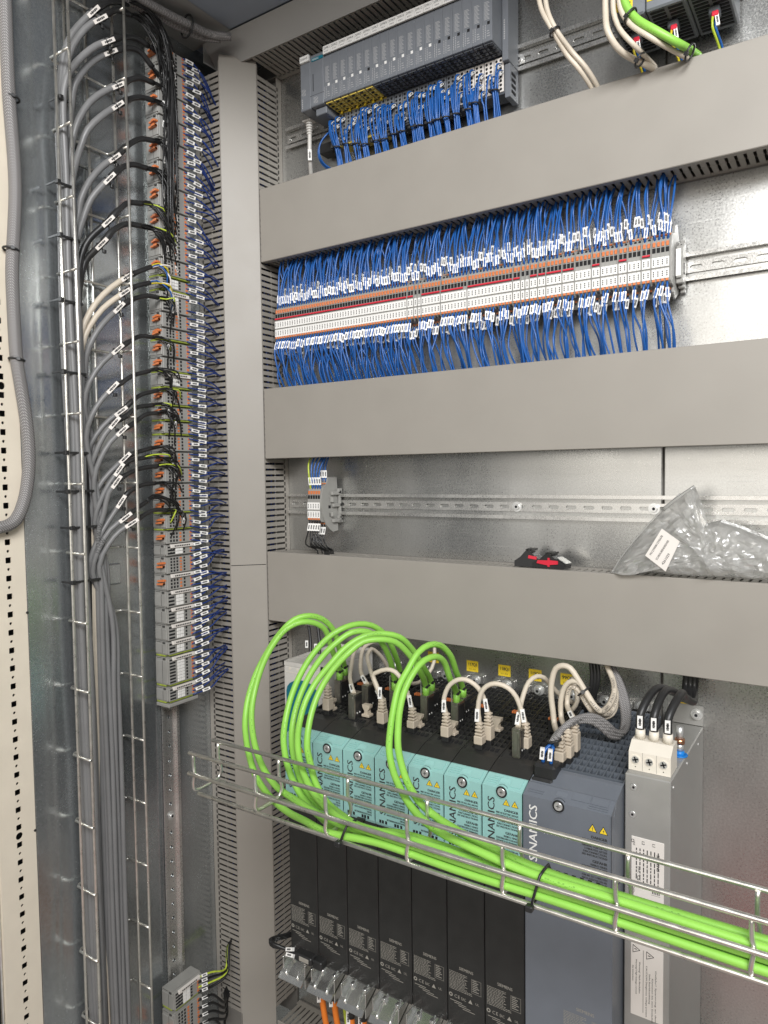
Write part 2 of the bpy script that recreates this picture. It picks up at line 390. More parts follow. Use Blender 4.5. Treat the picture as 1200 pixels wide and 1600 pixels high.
mb.box(XW-.001, XW+.001, UA, UH-.0075, z0, z1); mb.box(XW-.001, XW+.001, UH+.0075, UB, z0, z1)
mb.box(XW-.022, XW+.001, UA-.0015, UA, z0, z1)
part('perforated_face', mb, M['cream'], post)
part('inner_channel', MB().box(XW-.03, XW-.024, -.50, -.432, .3, z1), M['hole'], post)
part('seal_strip', MB().box(XW-.012, XW-.008, -.52, -.488, .3, z1), M['black'], post)
part('edge_trim', MB().cyl((XW-.004, -.4875, .3), (XW-.004, -.4875, 1.25), .0014, 8), M['steel'], post)
mb = MB()
for px, py in ((41.5, 957), (54, 1297)):
    p = atx(px, py, XW); mb.cyl(p+V((.0012, 0, 0)), p+V((.0022, 0, 0)), .0018, 10)
part('rivet', mb, M['black'], post)

# ------------------------------------------------------------------ wiring ducts
def fingers(mb, fn, a0, a1, d0, d1, pitch=.010, wide=.0064, th=.0013):
    # fn(a, d, t): along, out from the base, thickness
    a = a0
    while a+wide < a1:
        vs = [fn(a+i*wide, d0+(d1-d0)*j, k*th) for i in (0,1) for j in (0,1) for k in (0,1)]
        mb.add(vs, [(0,1,3,2),(4,6,7,5),(0,4,5,1),(2,3,7,6),(0,2,6,4),(1,5,7,3)])
        dm = d0+(d1-d0)*.52
        vs = [fn(a-.0009+i*(wide+.0018), dm-.0012+.0024*j, -.0002+k*th) for i in (0,1) for j in (0,1) for k in (0,1)]
        mb.add(vs, [(0,1,3,2),(4,6,7,5),(0,4,5,1),(2,3,7,6),(0,2,6,4),(1,5,7,3)])
        a += pitch
D_ = .064
def hduct(label, z0, z1, x0=-.846, x1=XR):
    t = thing('wiring_duct', label, 'wiring duct', (x0, 0, z0), 'horizontal wiring ducts')
    c = MB(); c.bev(x0, x1, -D_, -D_+.0022, z0, z1, .0009)
    c.box(x0, x1, -D_+.0022, -D_+.010, z1-.0022, z1-.0003); c.box(x0, x1, -D_+.0022, -D_+.010, z0+.0003, z0+.0022)
    part('cover', c, M['duct'], t)
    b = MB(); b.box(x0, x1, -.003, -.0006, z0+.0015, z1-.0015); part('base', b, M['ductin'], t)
    for nm, zz, s in (('slotted_top', z1-.0024, -1), ('slotted_bottom', z0+.0024, 1)):
        m_ = MB(); fingers(m_, lambda a, d, k: (a, -d, zz+s*k), x0+.004, x1, .011, D_-.0095)
        m_.box(x0, x1, -.011, -.003, *sorted((zz, zz+s*.0013))); m_.box(x0, x1, -D_+.0022, -D_+.0098, *sorted((zz+s*.0002, zz+s*.0015)))
        part(nm, m_, M['duct'], t, 'stuff')
    return t
DZ = [(1.7590, 1.8793), (1.4286, 1.5472), (1.1500, 1.2694)]
hduct('wide grey wiring duct between the blue bundles and the terminal row', *DZ[0])
hduct('wide grey wiring duct right below the long row of white terminals', *DZ[1])
hduct('wide grey wiring duct with the plastic bag and black connectors on it', *DZ[2])
# low duct
zl4 = .4306
t = thing('wiring_duct', 'dark shaded wiring duct under the shield clamps at the cabinet bottom', 'wiring duct', (-.846, 0, .31), 'horizontal wiring ducts')
c = MB(); c.bev(-.846, XR, -D_, -D_+.0022, .31, zl4, .0009); part('cover', c, M['duct'], t)
m_ = MB(); fingers(m_, lambda a, d, k: (a, -d, zl4-.0024-k), -.842, -.2, .011, D_-.004); m_.box(-.846, XR, -.011, -.003, zl4-.004, zl4-.0024); part('slotted_top', m_, M['duct'], t, 'stuff')
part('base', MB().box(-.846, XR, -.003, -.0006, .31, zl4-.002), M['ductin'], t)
# vertical corner duct
XA, XB, YA = -.8900, -.849, -.106
t = thing('corner_duct', 'tall grey corner wiring duct with slanted cover and slots on both sides', 'wiring duct', (-.87, -.08, .4))
nx = V((1, -1, 0)).normalized()
def slant(z0, z1):
    m_ = MB(); P = [V((XA-.0012, YA-.0002, 0)), V((XB+.0002, -D_+.0008, 0))]; i_ = -nx*.002
    poly = [P[0], P[1], P[1]+i_, P[0]+i_]
    vs = [(p.x, p.y, z0) for p in poly]+[(p.x, p.y, z1) for p in poly]
    m_.add(vs, [(0,1,5,4),(1,2,6,5),(2,3,7,6),(3,0,4,7),(3,2,1,0),(4,5,6,7)]); return m_
part('cover', slant(1.2475, 2.094), M['duct'], t); part('cover', slant(.36, 1.2463), M['duct'], t)
m_ = MB(); fingers(m_, lambda a, d, k: (XW+d, YA+k, a), .452, 2.075, .0098, XA-XW-.004)
m_.box(XW+.0006, XW+.0125, YA, YA+.0013, .452, 2.085); m_.box(XA-.004, XA-.0013, YA+.0004, YA+.0015, .452, 2.085)
part('slotted_front', m_, M['duct'], t, 'stuff')
m_ = MB(); fingers(m_, lambda a, d, k: (XB-k, -d, a), .452, 2.075, .0098, D_-.004)
m_.box(XB-.0013, XB, -.0125, -.0006, .452, 2.085); m_.box(XB-.0015, XB-.0004, -D_+.001, -D_+.004, .452, 2.085)
part('slotted_side', m_, M['duct'], t, 'stuff')
m_ = MB(); m_.box(XW+.0006, XB-.002, -.003, -.0006, .40, 2.085); m_.box(XW+.0006, XW+.0024, YA+.002, -.003, .40, 2.085)
m_.box(XW+.0026, XA, YA, YA+.0015, .40, .4515)
part('base', m_, M['ductin'], t)
mb = MB(); rr = random.Random(3)
for i in range(46):
    x, y = rr.uniform(-.935, -.862), rr.uniform(-.085, -.012)
    if x-y*1 > -.80: continue
    zt = rr.choice((2.07, 2.07, 1.86, 1.53)); zb = rr.choice((.46, .46, 1.2, 1.4))
    pts = [(x+rr.uniform(-.008,.008), y+rr.uniform(-.006,.006), zb+(zt-zb)*k/12) for k in range(13)]
    mb.tube(pts, .0016, 5, 0, False)
solo('duct_wiring', mb, M['blueD'], kind='stuff')
# duct under the roof
t = thing('wiring_duct', 'grey wiring duct with slanted cover running under the cabinet roof', 'wiring duct', (-.92, -.1, 2.085), 'horizontal wiring ducts')
ZT = 2.0858; yl = -.0805
m_ = MB(); P = [(yl, ZT-.0004), (-.1115, 2.1175), (-.1095, 2.1175), (yl+.002, ZT+.0016)]
m_.prism(P, lambda p, q, a: (a, p, q), -.922, XR); part('cover', m_, M['beam'], t)
m_ = MB(); m_.box(-.922, -.9205, -.111, -.002, ZT+.0014, 2.1175); part('end_cap', m_, M['beam'], t)
m_ = MB(); fingers(m_, lambda a, d, k: (a, -d, ZT+k), -.845, XR, .010, -yl-.004); m_.box(-.92, XR, -.0125, -.0006, ZT, ZT+.0013); m_.box(-.92, XR, yl+.001, yl+.004, ZT+.0003, ZT+.0015)
part('slotted_bottom', m_, M['duct'], t, 'stuff')
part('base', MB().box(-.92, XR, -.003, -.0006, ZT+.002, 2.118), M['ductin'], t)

# ------------------------------------------------------------------ DIN rails
def rail_mb(fn, a0, a1, slots=True, L=.015, pitch=.025, r=.0026):
    m_ = MB()
    def bx(p0, p1, q0, q1, o0, o1):
        vs = [fn(p, q, o) for p in (p0,p1) for q in (q0,q1) for o in (o0,o1)]
        m_.add(vs, [(0,1,3,2),(4,6,7,5),(0,4,5,1),(2,3,7,6),(0,2,6,4),(1,5,7,3)])
    for s in (-1, 1):
        q = sorted((s*.0135, s*.0175)); bx(a0, a1, q[0], q[1], .0065, .0075)
        q = sorted((s*.0125, s*.0135)); bx(a0, a1, q[0], q[1], .0008, .0075)
        q = sorted((s*.0168, s*.0175)); bx(a0, a1, q[0], q[1], .0058, .0065)
    a = a0
    while a+pitch <= a1+1e-6:
        holed(m_, lambda u, v, d: fn(u, v, .0018-d*.5), a, a+pitch, -.0125, .0125, obr(a+pitch/2, 0, L, r)); a += pitch
    if a < a1: bx(a, a1, -.0125, .0125, .0008, .0018)
    return m_
def screw(mb, p, n, r=.0055, h=.004, m=0, hx=True):
    p = V(p); n = V(n).normalized(); u = n.orthogonal().normalized(); w_ = n.cross(u)
    mb.cyl(p, p+n*.0012, r*1.35, 16, m)
    mb.cyl(p+n*.0012, p+n*h, r*.85, 16, m, r*.75)
    if hx:
        mb.cyl(p+n*h, p+n*(h+.0001), r*.4, 6, m+1)
def rail(label, zc, x0, x1, screws=()):
    t = thing('mounting_rail', label, 'mounting rail', (x0, 0, zc), 'horizontal mounting rails')
    part('rail_profile', rail_mb(lambda a, q, o: (a, -.0006-o, zc+q), x0, x1), M['rail'], t)
    for x in screws:
        s = MB(); screw(s, (x, -.0025, zc), (0,-1,0)); part('screw', s, [M['steel'], M['hole']], t)
    return t
ZR1, ZR2, ZR3 = 1.9795, 1.6545, 1.3500
rail('slotted steel rail that carries the grey input module row at the top', ZR1, -.835, XR, (at(813,90,0).x,))
rail('slotted steel rail sticking out behind the long white terminal row', ZR2, -.835, XR)
rail('bare slotted steel rail behind the plastic bag with two round screws', ZR3, -.845, XR, (at(809,792,0).x, at(1023,793,0).x))
# side rail
yt, yb = -.1915, -.2035
def fside(a, q, o):
    k = (a-2.09)/(.5-2.09); return (XW+.0006+o, yt+(yb-yt)*k+q, a)
t = thing('mounting_rail', 'upright mounting rail on the side panel carrying the tall terminal stack', 'mounting rail', (XW, -.2, .45))
part('rail_profile', rail_mb(fside, .45, 2.09, L=.0062, pitch=.0245, r=.0025), M['rail'], t)
s = MB(); screw(s, fside(atx(263,1275,XW).z, 0, .002), (1,0,0)); part('screw', s, [M['steel'], M['hole']], t)

# ------------------------------------------------------------------ wire trays
t = thing('wire_tray', 'upright zinc wire tray on the side panel holding the grey cables', 'wire tray', (XW, -.33, .4))
X1, X0, YF, YB_ = -.897, -.941, -.3795, -.2895
def shy(y, z): return y-(1.5-z)*.003
for x, y in ((-.922, YF-.003), (X1, YF+.0015), (-.9455, -.3185), (-.9455, -.352), (X1+.001, YB_+.0005), (-.918, YB_-.0035)):
    part('long_wire', MB().tube([(x, shy(y, z_), z_) for z_ in (.40, .8, 1.2, 1.6, 2.12)], .0021, 8), M['wire'], t)
k = 0; z_ = 1.9776+.0975
while z_ > .5:
    y0, y1 = shy(YF, z_), shy(YB_, z_)
    pts = [(X1+.002, y0-.0005, z_), (-.91, y0-.0005, z_-.0004), (X0+.004, y0, z_), (X0, y0+.004, z_), (X0, -.36, z_), (X0+.001, -.325, z_+.0006), (X0, y1-.004, z_), (X0+.004, y1, z_), (-.91, y1, z_), (X1+.002, y1, z_)]
    part('rung', MB().tube(pts, .0019, 7), M['wire'], t); z_ -= .0976
for (px, py) in ((140, 247), (172, 898)):
    p = atx(px, py, -.947)
    part('bracket', MB().bev(-.9508, -.9462, p.y-.02, p.y+.02, p.z-.016, p.z+.016, .002), M['galv_side'], t)
t = thing('wire_tray', 'horizontal zinc wire tray in front of the drives holding the green cables', 'wire tray', (-.1, -.38, 1.02))
TF, TB = -.405, -.3605; ZTP, ZBT = 1.068, 1.0212; TX0, TX1 = -.6655, .30
ZM = at(296, 1207, TF).z
for y, z_, x0 in ((TF, ZTP, TX0), (TF-.002, ZM, TX0), (TF+.003, ZBT-.0018, TX0+.011), (TB-.003, ZBT-.0018, TX0+.008), (TB, ZTP, TX0-.007)):
    part('long_wire', MB().tube([(x0, y, z_), (-.3, y, z_), (0, y, z_), (TX1, y, z_)], .0024, 8), M['wire'], t)
x = TX0+.0045
while x < TX1:
    pts = [(x, TF+.0022, ZTP-.001), (x+.0005, TF+.002, ZM+.006), (x+.002, TF+.0016, ZM), (x, TF+.0012, ZBT+.008), (x, TF+.003, ZBT+.002), (x, TF+.008, ZBT), (x, TB-.008, ZBT+.0012), (x, TB-.002, ZBT+.003), (x+.002, TB+.0005, ZBT+.012), (x, TB-.002, ZBT+.026), (x, TB-.0022, ZTP-.001)]
    part('rung', MB().tube(spline(pts, .004), .0021, 7), M['wire'], t); x += .1003
# ------------------------------------------------------------------ long terminal row (bay two)
PT = .00522; TX = -.8265; NT = 121
GAP = {}                                    # spacer plates after these terminals
def tblock_meshes():
    w = PT-.00012
    b = MB(); zc = ZR2
    prof = [(-.0085, zc-.030), (-.030, zc-.037), (-.033, zc-.040), (-.0385, zc-.034), (-.0385, zc-.0285), (-.050, zc-.0275), (-.0535, zc-.024), (-.0535, zc-.003), (-.0525, zc+.0165), (-.050, zc+.026), (-.0465, zc+.031), (-.036, zc+.034), (-.034, zc+.043), (-.026, zc+.046), (-.0085, zc+.030)]
    b.prism(prof, lambda p, q, a: (a, p, q), 0, w)
    d = MB()   # dark entries
    for y, z, r in ((-.0518, zc-.0262, .0017), (-.0485, zc+.0285, .0017), (-.0345, zc+.0385, .0014), (-.0386, zc-.0335, .0014)):
        d.cyl((w/2, y+.002, z), (w/2, y-.0006, z), r, 8)
    d.box(.0006, w-.0006, -.0531, -.0523, zc+.0105, zc+.0165)
    k = MB()
    for z in (-.0012, -.0152):
        k.bev(.00012, w-.00005, -.0549, -.0535, zc+z-.0062, zc+z+.0058, .0003)
    pr = MB()
    for z in (-.0012, -.0152):
        for j in range(3): pr.box(w*.36, w*.66, -.05496, -.0549, zc+z-.0034+j*.0024, zc+z-.0018+j*.0024)
    l1 = MB(); l1.bev(.0010, w-.0010, -.0532, -.050, zc+.0180, zc+.0236, .0003)
    l2 = MB(); l2.bev(.0009, w-.0009, -.0549, -.052, zc-.0243, zc-.0212, .0003)
    l3 = MB(); l3.bev(.0009, w-.0009, -.0378, -.034, zc+.0345, zc+.0365, .0003)
    l4 = MB(); l4.bev(.0009, w-.0009, -.0396, -.037, zc-.0322, zc-.0296, .0003)
    kk = MB(); kk.v, kk.f, kk.m, kk.sm = k.v, k.f, [0]*len(k.f), k.sm
    b2 = len(kk.v); kk.v = kk.v+pr.v; kk.f = kk.f+[[i+b2 for i in f] for f in pr.f]; kk.m = kk.m+[1]*len(pr.f); kk.sm = kk.sm+pr.sm
    return b, d, kk, l1, l2, l3, l4
b, d, kk, l1, l2, l3, l4 = tblock_meshes()
TB0 = thing('terminal_block', '', 'terminal block', (0,0,0), 'terminal blocks of the long white row')
part('housing', b, M['tgrey'], TB0); part('wire_entry', d, M['hole'], TB0, 'stuff'); part('marker_strip', kk, [M['white'], M['print']], TB0)
part('release_lever', l1, M['orange'], TB0)
for l in (l2, l3, l4): part('release_lever', l, M['orange'], TB0)
KIDS[TB0.name] = list(TB0.children)
# spacer positions: the row is continuous on its left part, broken into short groups to its end
groups = [50, 2, 1, 1, 6, 7, 1, 13, 2, 1, 1, 2, 2, 4, 3, 4, 2, 4, 2, 3, 2, 4]
bars = {0:1, 1:1, 4:1, 5:1, 7:1, 8:1, 11:1, 12:1, 13:1, 14:1, 16:1, 18:1, 20:1}
red_at = []; sp_at = []; XT = []; x = TX; n = 0
SPW = .0011
for gi, g in enumerate(groups):
    x_s = x
    for i in range(g): XT.append(x); x += PT
    if gi < len(groups)-1 and gi not in (5,): red_at.append((gi, x_s, x)); sp_at.append(x); x += SPW
    else: red_at.append((gi, x_s, x))
NT = len(XT)
for i, xx in enumerate(XT):
    lb = f'slim white-marked terminal block of the long row, {ordw(i+1)} from the left' if i < NT-1 else 'slim grey terminal block at the free end of the long row beside the end bracket'
    if i == 0: TB0.location = (xx, 0, 0); TB0['label'] = 'slim grey terminal block at the end of the long row next to the corner duct'; WORLD[TB0.name] = V((xx,0,0)); TB0b = TB0
    else: dup(TB0, (xx, 0, 0), lb)
for i, xx in enumerate(sp_at):
    m_ = MB(); zc = ZR2
    prof = [(-.0085, zc-.030), (-.034, zc-.041), (-.0395, zc-.0345), (-.0395, zc-.0295), (-.051, zc-.0285), (-.0552, zc-.024), (-.0552, zc+.0165), (-.052, zc+.0275), (-.047, zc+.033), (-.036, zc+.036), (-.034, zc+.044), (-.026, zc+.047), (-.0085, zc+.030)]
    m_.prism(prof, lambda p, q, a: (a, p, q), xx, xx+SPW-.0001)
    solo('partition_plate', m_, M['tgrey'], f'thin grey partition plate of the long terminal row, {ordw(i+1)} from the left', 'partition plate', 'partition plates of the long terminal row')
ri = 0
for gi, xa, xb in red_at:
    if gi in bars:
        ri += 1; m_ = MB(); m_.bev(xa+.0006, xb-.0006, -.0556, -.0536, ZR2+.0072, ZR2+.0094, .0003)
        wd = 'long' if xb-xa > .05 else 'short'
        solo('jumper_bar', m_, M['red'], f'{wd} red jumper bar above the white markers, {ordw(ri)} from the left', 'jumper bar', 'red jumper bars of the terminal row')
# end bracket
xe = XT[-1]+PT
t = thing('end_bracket', 'grey end bracket clamping the long terminal row on its rail', 'end bracket', (xe, 0, ZR2))
m_ = MB(); zc = ZR2
prof = [(-.008, zc-.031), (-.031, zc-.043), (-.040, zc-.036), (-.0395, zc-.0295), (-.051, zc-.0275), (-.054, zc-.024), (-.054, zc+.0165), (-.051, zc+.0265), (-.047, zc+.033), (-.036, zc+.036), (-.034, zc+.046), (-.02, zc+.050), (-.008, zc+.031)]
m_.prism(prof, lambda p, q, a: (a, p, q), xe+.0002, xe+.0022); part('end_plate', m_, M['tgrey'], t)
m_ = MB(); m_.bev(xe+.0026, xe+.0105, -.030, -.008, zc-.024, zc+.022, .001); m_.bev(xe+.0035, xe+.0095, -.0335, -.030, zc-.018, zc+.016, .0006)
for s in (1, -1):
    m_.bev(xe+.003, xe+.0102, -.021, -.006, zc+s*.024-.004, zc+s*.024+.004, .0012); m_.bev(xe+.004, xe+.0098, -.012, -.004, zc+s*.0295-.003, zc+s*.0295+.003, .001)
part('clamp_body', m_, M['tgrey'], t)
m_ = MB(); m_.bev(xe+.0032, xe+.0092, -.0345, -.0325, zc-.016, zc+.017, .0004); part('marker_strip', m_, M['white'], t)
m_ = MB(); m_.box(xe+.0101, xe+.0108, -.024, -.019, zc-.012, zc+.002); m_.cyl((xe+.007,-.0205,zc+.024),(xe+.007,-.0215,zc+.024),.0013,8); m_.cyl((xe+.007,-.0205,zc-.024),(xe+.007,-.0215,zc-.024),.0013,8); part('recess', m_, M['hole'], t)

# wire markers: one oriented sleeve with print
def marker_mb(p, d, n, L=.0125, w_=.0021, th=.0013, rot=0.0):
    d = V(d).normalized(); n = V(n); n = (n-d*n.dot(d)).normalized(); s = d.cross(n)
    m_ = MB(); c = V(p)+d*L*.5
    # bevelled plate
    m_.obox(c, d*L*.5, s*w_, n*th, 0)
    for j in range(5): m_.obox(c+n*(th+.00002)+d*(j-2)*L*.12, d*L*.052, s*w_*(.55 if j % 2 else .42), n*.00003, 1)
    return m_
def wire(name, label, group, pts, r, m, mk=None, mname='wire_marker'):
    if mk is None:
        return solo(name, MB().tube(pts, r, 6), m, label, 'wire', group)
    t = thing(name, label, 'wire', pts[0], group)
    part('sheath', MB().tube(pts, r, 6), m, t); part(mname, mk, [M['white'], M['print']], t); return t
rw = random.Random(11)
fcam = lambda p: (CAM-V(p))
def slotx(x): return -.842+.010*round((x+.842-.0082)/.010)+.0082
EXTRA = []
def up_wire(i, x, rear, k):
    if rear: p0 = V((x, -.034, ZR2+.041))
    else: p0 = V((x, -.0487, ZR2+.029))
    L0 = .0045
    L0 = rw.choice((.003, .0045, .0045, .007, .0095)) if not rear else rw.uniform(.004, .012)
    d = V((rw.uniform(-.14,.14), rw.uniform(-.14,.02) if not rear else .02, 1)).normalized()
    mlen = .0125
    p1 = p0+d*(L0+mlen+.003)
    xe_ = slotx(x+rw.gauss(.003,.0032)) + rw.uniform(-.0016,.0016)
    top = V((xe_, rw.uniform(-.040,-.016), DZ[0][0]+.012))
    mid = p1*.45+top*.55+V((rw.uniform(-.004,.002), rw.uniform(-.007,-.003), 0))
    pts = spline([p0-d*.003, p1, mid, top], .006)
    mk = marker_mb(p0+d*L0, d, fcam(p0), mlen, .00215)
    if k is None: EXTRA.append((pts, mk)); return
    lv = 'rear level' if rear else 'front level'
    wire('control_wire', f'blue wire above the row, {lv}, {ordw(k)} from the left', f'blue wires rising from the {lv} of the long terminal row', pts, rw.uniform(.00125,.0015), M['blue'], mk)
def dn_wire(i, x, rear, k):
    if rear: p0 = V((x, -.038, ZR2-.0335))
    else: p0 = V((x, -.0520, ZR2-.0268))
    d = V((rw.uniform(-.22,.05), rw.uniform(-.30,-.05) if not rear else -.12, -1)).normalized(); L0 = rw.choice((.0025, .0035, .0035, .006)); mlen = .0125
    p1 = p0+d*(L0+mlen+.003)
    xe_ = slotx(x+rw.gauss(.005,.004)) + rw.uniform(-.0016,.0016)
    bot = V((xe_, rw.uniform(-.045,-.018), DZ[1][1]-.012))
    mid = (p1+bot)*.5+V((rw.uniform(-.006,.006), rw.uniform(-.012,.0), .004))
    pts = spline([p0-d*.003, p1, mid, bot], .006)
    mk = marker_mb(p0+d*L0, d, fcam(p0), mlen, .00215)
    if k is None: EXTRA.append((pts, mk)); return
    lv = 'rear level' if rear else 'front level'
    wire('control_wire', f'blue wire below the row, {lv}, {ordw(k)} from the left', f'blue wires hanging from the {lv} of the long terminal row', pts, rw.uniform(.00125,.0015), M['blue'], mk)
skip_u = {50, 53, 54, 95, 96, 60, 61}
ku = kd = kr = kq = 0
for i, xx in enumerate(XT):
    xc = xx+PT/2
    if not (i in skip_u or (i > 70 and rw.random() < .10)): ku += 1; up_wire(i, xc, False, ku)
    if not (i in (51, 52, 58, 59) or (i > 66 and rw.random() < .22)): kd += 1; dn_wire(i, xc, False, kd)
    if i % 2 == 0 or i > 108: kr += 1; up_wire(i, xc, True, kr)
    if i % 4 == 1 or i > 112: kq += 1; dn_wire(i, xc, True, kq)
    if i % 2 and i <= 108: up_wire(i, xc, True, None)
    if i % 4 != 1 and i <= 112 and rw.random() < (.95 if i < 60 else .6): dn_wire(i, xc, True, None)
t = thing('wire_curtain', 'mass of further blue wires behind the front ones along the long white row', 'wires', (0,0,ZR2))
ma, mk_ = MB(), MB()
for pts, mk in EXTRA:
    ma.tube(pts, .0013, 5, 0, False)
    b2 = len(mk_.v); mk_.v += mk.v; mk_.f += [[q+b2 for q in f] for f in mk.f]; mk_.m += mk.m; mk_.sm += mk.sm
part('sheath', ma, M['blue'], t, 'stuff'); part('wire_marker', mk_, [M['white'], M['print']], t, 'stuff')

# ------------------------------------------------------------------ small terminal group (bay three)
t3 = []
xs3 = at(480.5, 790, -.054).x
dz = ZR3-ZR2
T3 = thing('terminal_block', 'slim terminal block of the small group, next to the corner duct', 'terminal block', (xs3, 0, dz), 'terminal blocks of the small group')
for c in KIDS[TB0.name]:
    o = c.copy(); COL.objects.link(o); o.parent = T3
KIDS[T3.name] = list(T3.children); WORLD[T3.name] = V((xs3, 0, dz))
for i in range(1, 5): dup(T3, (xs3+PT*i, 0, dz), f'slim grey terminal block of the small group, {ordw(i+1)} from the corner duct')
xe3 = xs3+5*PT; zc = ZR3
t = thing('end_bracket', 'grey end plate with clamp foot closing the small terminal group', 'end bracket', (xe3, 0, zc))
m_ = MB(); prof = [(-.008, zc-.044), (-.022, zc-.046), (-.031, zc-.041), (-.040, zc-.033), (-.047, zc-.020), (-.0535, zc-.002), (-.0535, zc+.008), (-.047, zc+.030), (-.036, zc+.036), (-.033, zc+.046), (-.010, zc+.046), (-.008, zc+.02)]
m_.prism(prof, lambda p, q, a: (a, p, q), xe3+.0002, xe3+.0022); part('end_plate', m_, M['tgrey'], t)
m_ = MB()
for (y0, y1, z0, z1) in ((-.029,-.006,.016,.022),(-.012,-.002,.018,.027),(-.030,-.024,.004,.013),(-.026,-.004,-.004,.002),(-.030,-.024,-.020,-.012),(-.026,-.006,-.030,-.024),(-.012,-.001,-.024,-.019),(-.012,-.001,-.031,-.027),(-.0085,-.004,-.030,.024)):
    m_.bev(xe3+.0024, xe3+.0075, y0, y1, zc+z0, zc+z1, .0008)
part('clamp_foot', m_, M['tgrey'], t)
m_ = MB(); m_.bev(xe3+.0022, xe3+.0026, -.034, -.028, zc-.006, zc-.001, .0001); m_.bev(xe3+.0022, xe3+.0026, -.031, -.027, zc-.020, zc-.014, .0001); part('recess', m_, M['hole'], t)
for i in range(5):
    x = xs3+PT*(i+.5); p0 = V((x, -.0487, ZR3+.029)); d = V((-.05, -.1, 1)).normalized()
    top = V((x+(.004*(i-1)), -.035, DZ[1][0]+.01)); p1 = p0+d*.02
    pts = spline([p0-d*.003, p0+d*.0045, p1, (p1+top)/2+V((-.002,-.004,0)), top], .006)
    wire('control_wire', ('yellow-green earth wire' if i == 0 else 'blue wire')+f' rising from the small terminal group, {ordw(i+1)} from the corner duct', 'wires of the small terminal group', pts, .0014, M['ygreen'] if i == 0 else M['blue'], marker_mb(p0+d*.0045, d, fcam(p0)))
    p0 = V((x, -.034, ZR3+.041)); d = V((.0,0,1))
    if i > 1:
        top = V((x+.006, -.028, DZ[1][0]+.01)); pts = spline([p0-d*.003, p0+d*.004, p0+d*.02, top], .006)
        wire('control_wire', f'blue wire rising from the back of the small terminal group, {ordw(i-1)} of three', 'wires of the small terminal group', pts, .0014, M['blue'], marker_mb(p0+d*.004, d, fcam(p0)))
    for rear in (0, 1):
        p0 = V((x, -.0520, ZR3-.0268)) if not rear else V((x, -.038, ZR3-.0335)); d = V((-.15, -.1, -1)).normalized()
        bot = V((xs3+.020+.003*i-.012*(i == 0), -.040+.012*rear, DZ[2][1]-.010)); p1 = p0+d*.02
        pts = spline([p0-d*.003, p0+d*.0035, p1, (p1+bot)/2+V((.003*(i-2)-.002, -.008, .003)), bot+V((0,0,.014)), bot], .005)
        wire('control_wire', f'black wire hanging from the {"rear" if rear else "front"} of the small terminal group, {ordw(i+1)} from the corner duct', 'black wires of the small terminal group', pts, .0012, M['core'], marker_mb(p0+d*.0035, d, fcam(p0)))
# ------------------------------------------------------------------ input module row (top bay)
YP = -.0745; ZF0, ZF1 = 1.9755, 2.0465
xm0 = at(505.4, 120, YP).x; xm1 = at(768.8, 40, YP).x; NM = 19; PM = (xm1-xm0)/NM
YBU, ZBU = -.0345, 1.9225
def module_mb(w):
    b = MB(); b.bev(.0001, w-.0001, YP, -.012, ZF0, ZF1-.004, .0006); b.bev(.0001, w-.0001, YP+.004, -.012, ZF1-.0042, ZF1+.008, .0006)
    return b
def base_mb(w, yel):
    b = MB(); b.bev(.0001, w-.0001, YBU, -.008, ZBU, ZF0-.0005, .0005)
    # stepped underside with square test openings
    for r in range(4):
        y0 = YP+.004+r*.0085
        b.box(.0012, w-.0012, y0, y0+.006, ZF0-.0016-(r*.0003), ZF0-.0002)
    return b
def hole_mb(w):
    h = MB()
    for r in range(4):
        y0 = YP+.0055+r*.0085
        h.box(w*.30, w*.58, y0, y0+.0028, ZF0-.0030, ZF0-.0015)
    return h
def face_mb(w, white):
    f = MB()
    # rows of small indicator windows, a code plate and a status square
    for r in range(8):
        for c in (0, 1): f.box(.0014+c*.0032, .0024+c*.0032, YP-.00008, YP, ZF0+.0048+r*.0023, ZF0+.0060+r*.0023)
    for r in range(14):
        f.box(.0036, w-.0036-.0012*((r*7)%3), YP-.00008, YP, ZF0+.0285+r*.0017, ZF0+.0291+r*.0017)
    for r in range(3): f.box(w*.50, w*.80-.0006*r, YP-.00008, YP, ZF0+.0065+r*.0032, ZF0+.0073+r*.0032)
    return f
meshes = {}
white_on = {1,2,3,4,5,7,8,9,10,11,12,13}
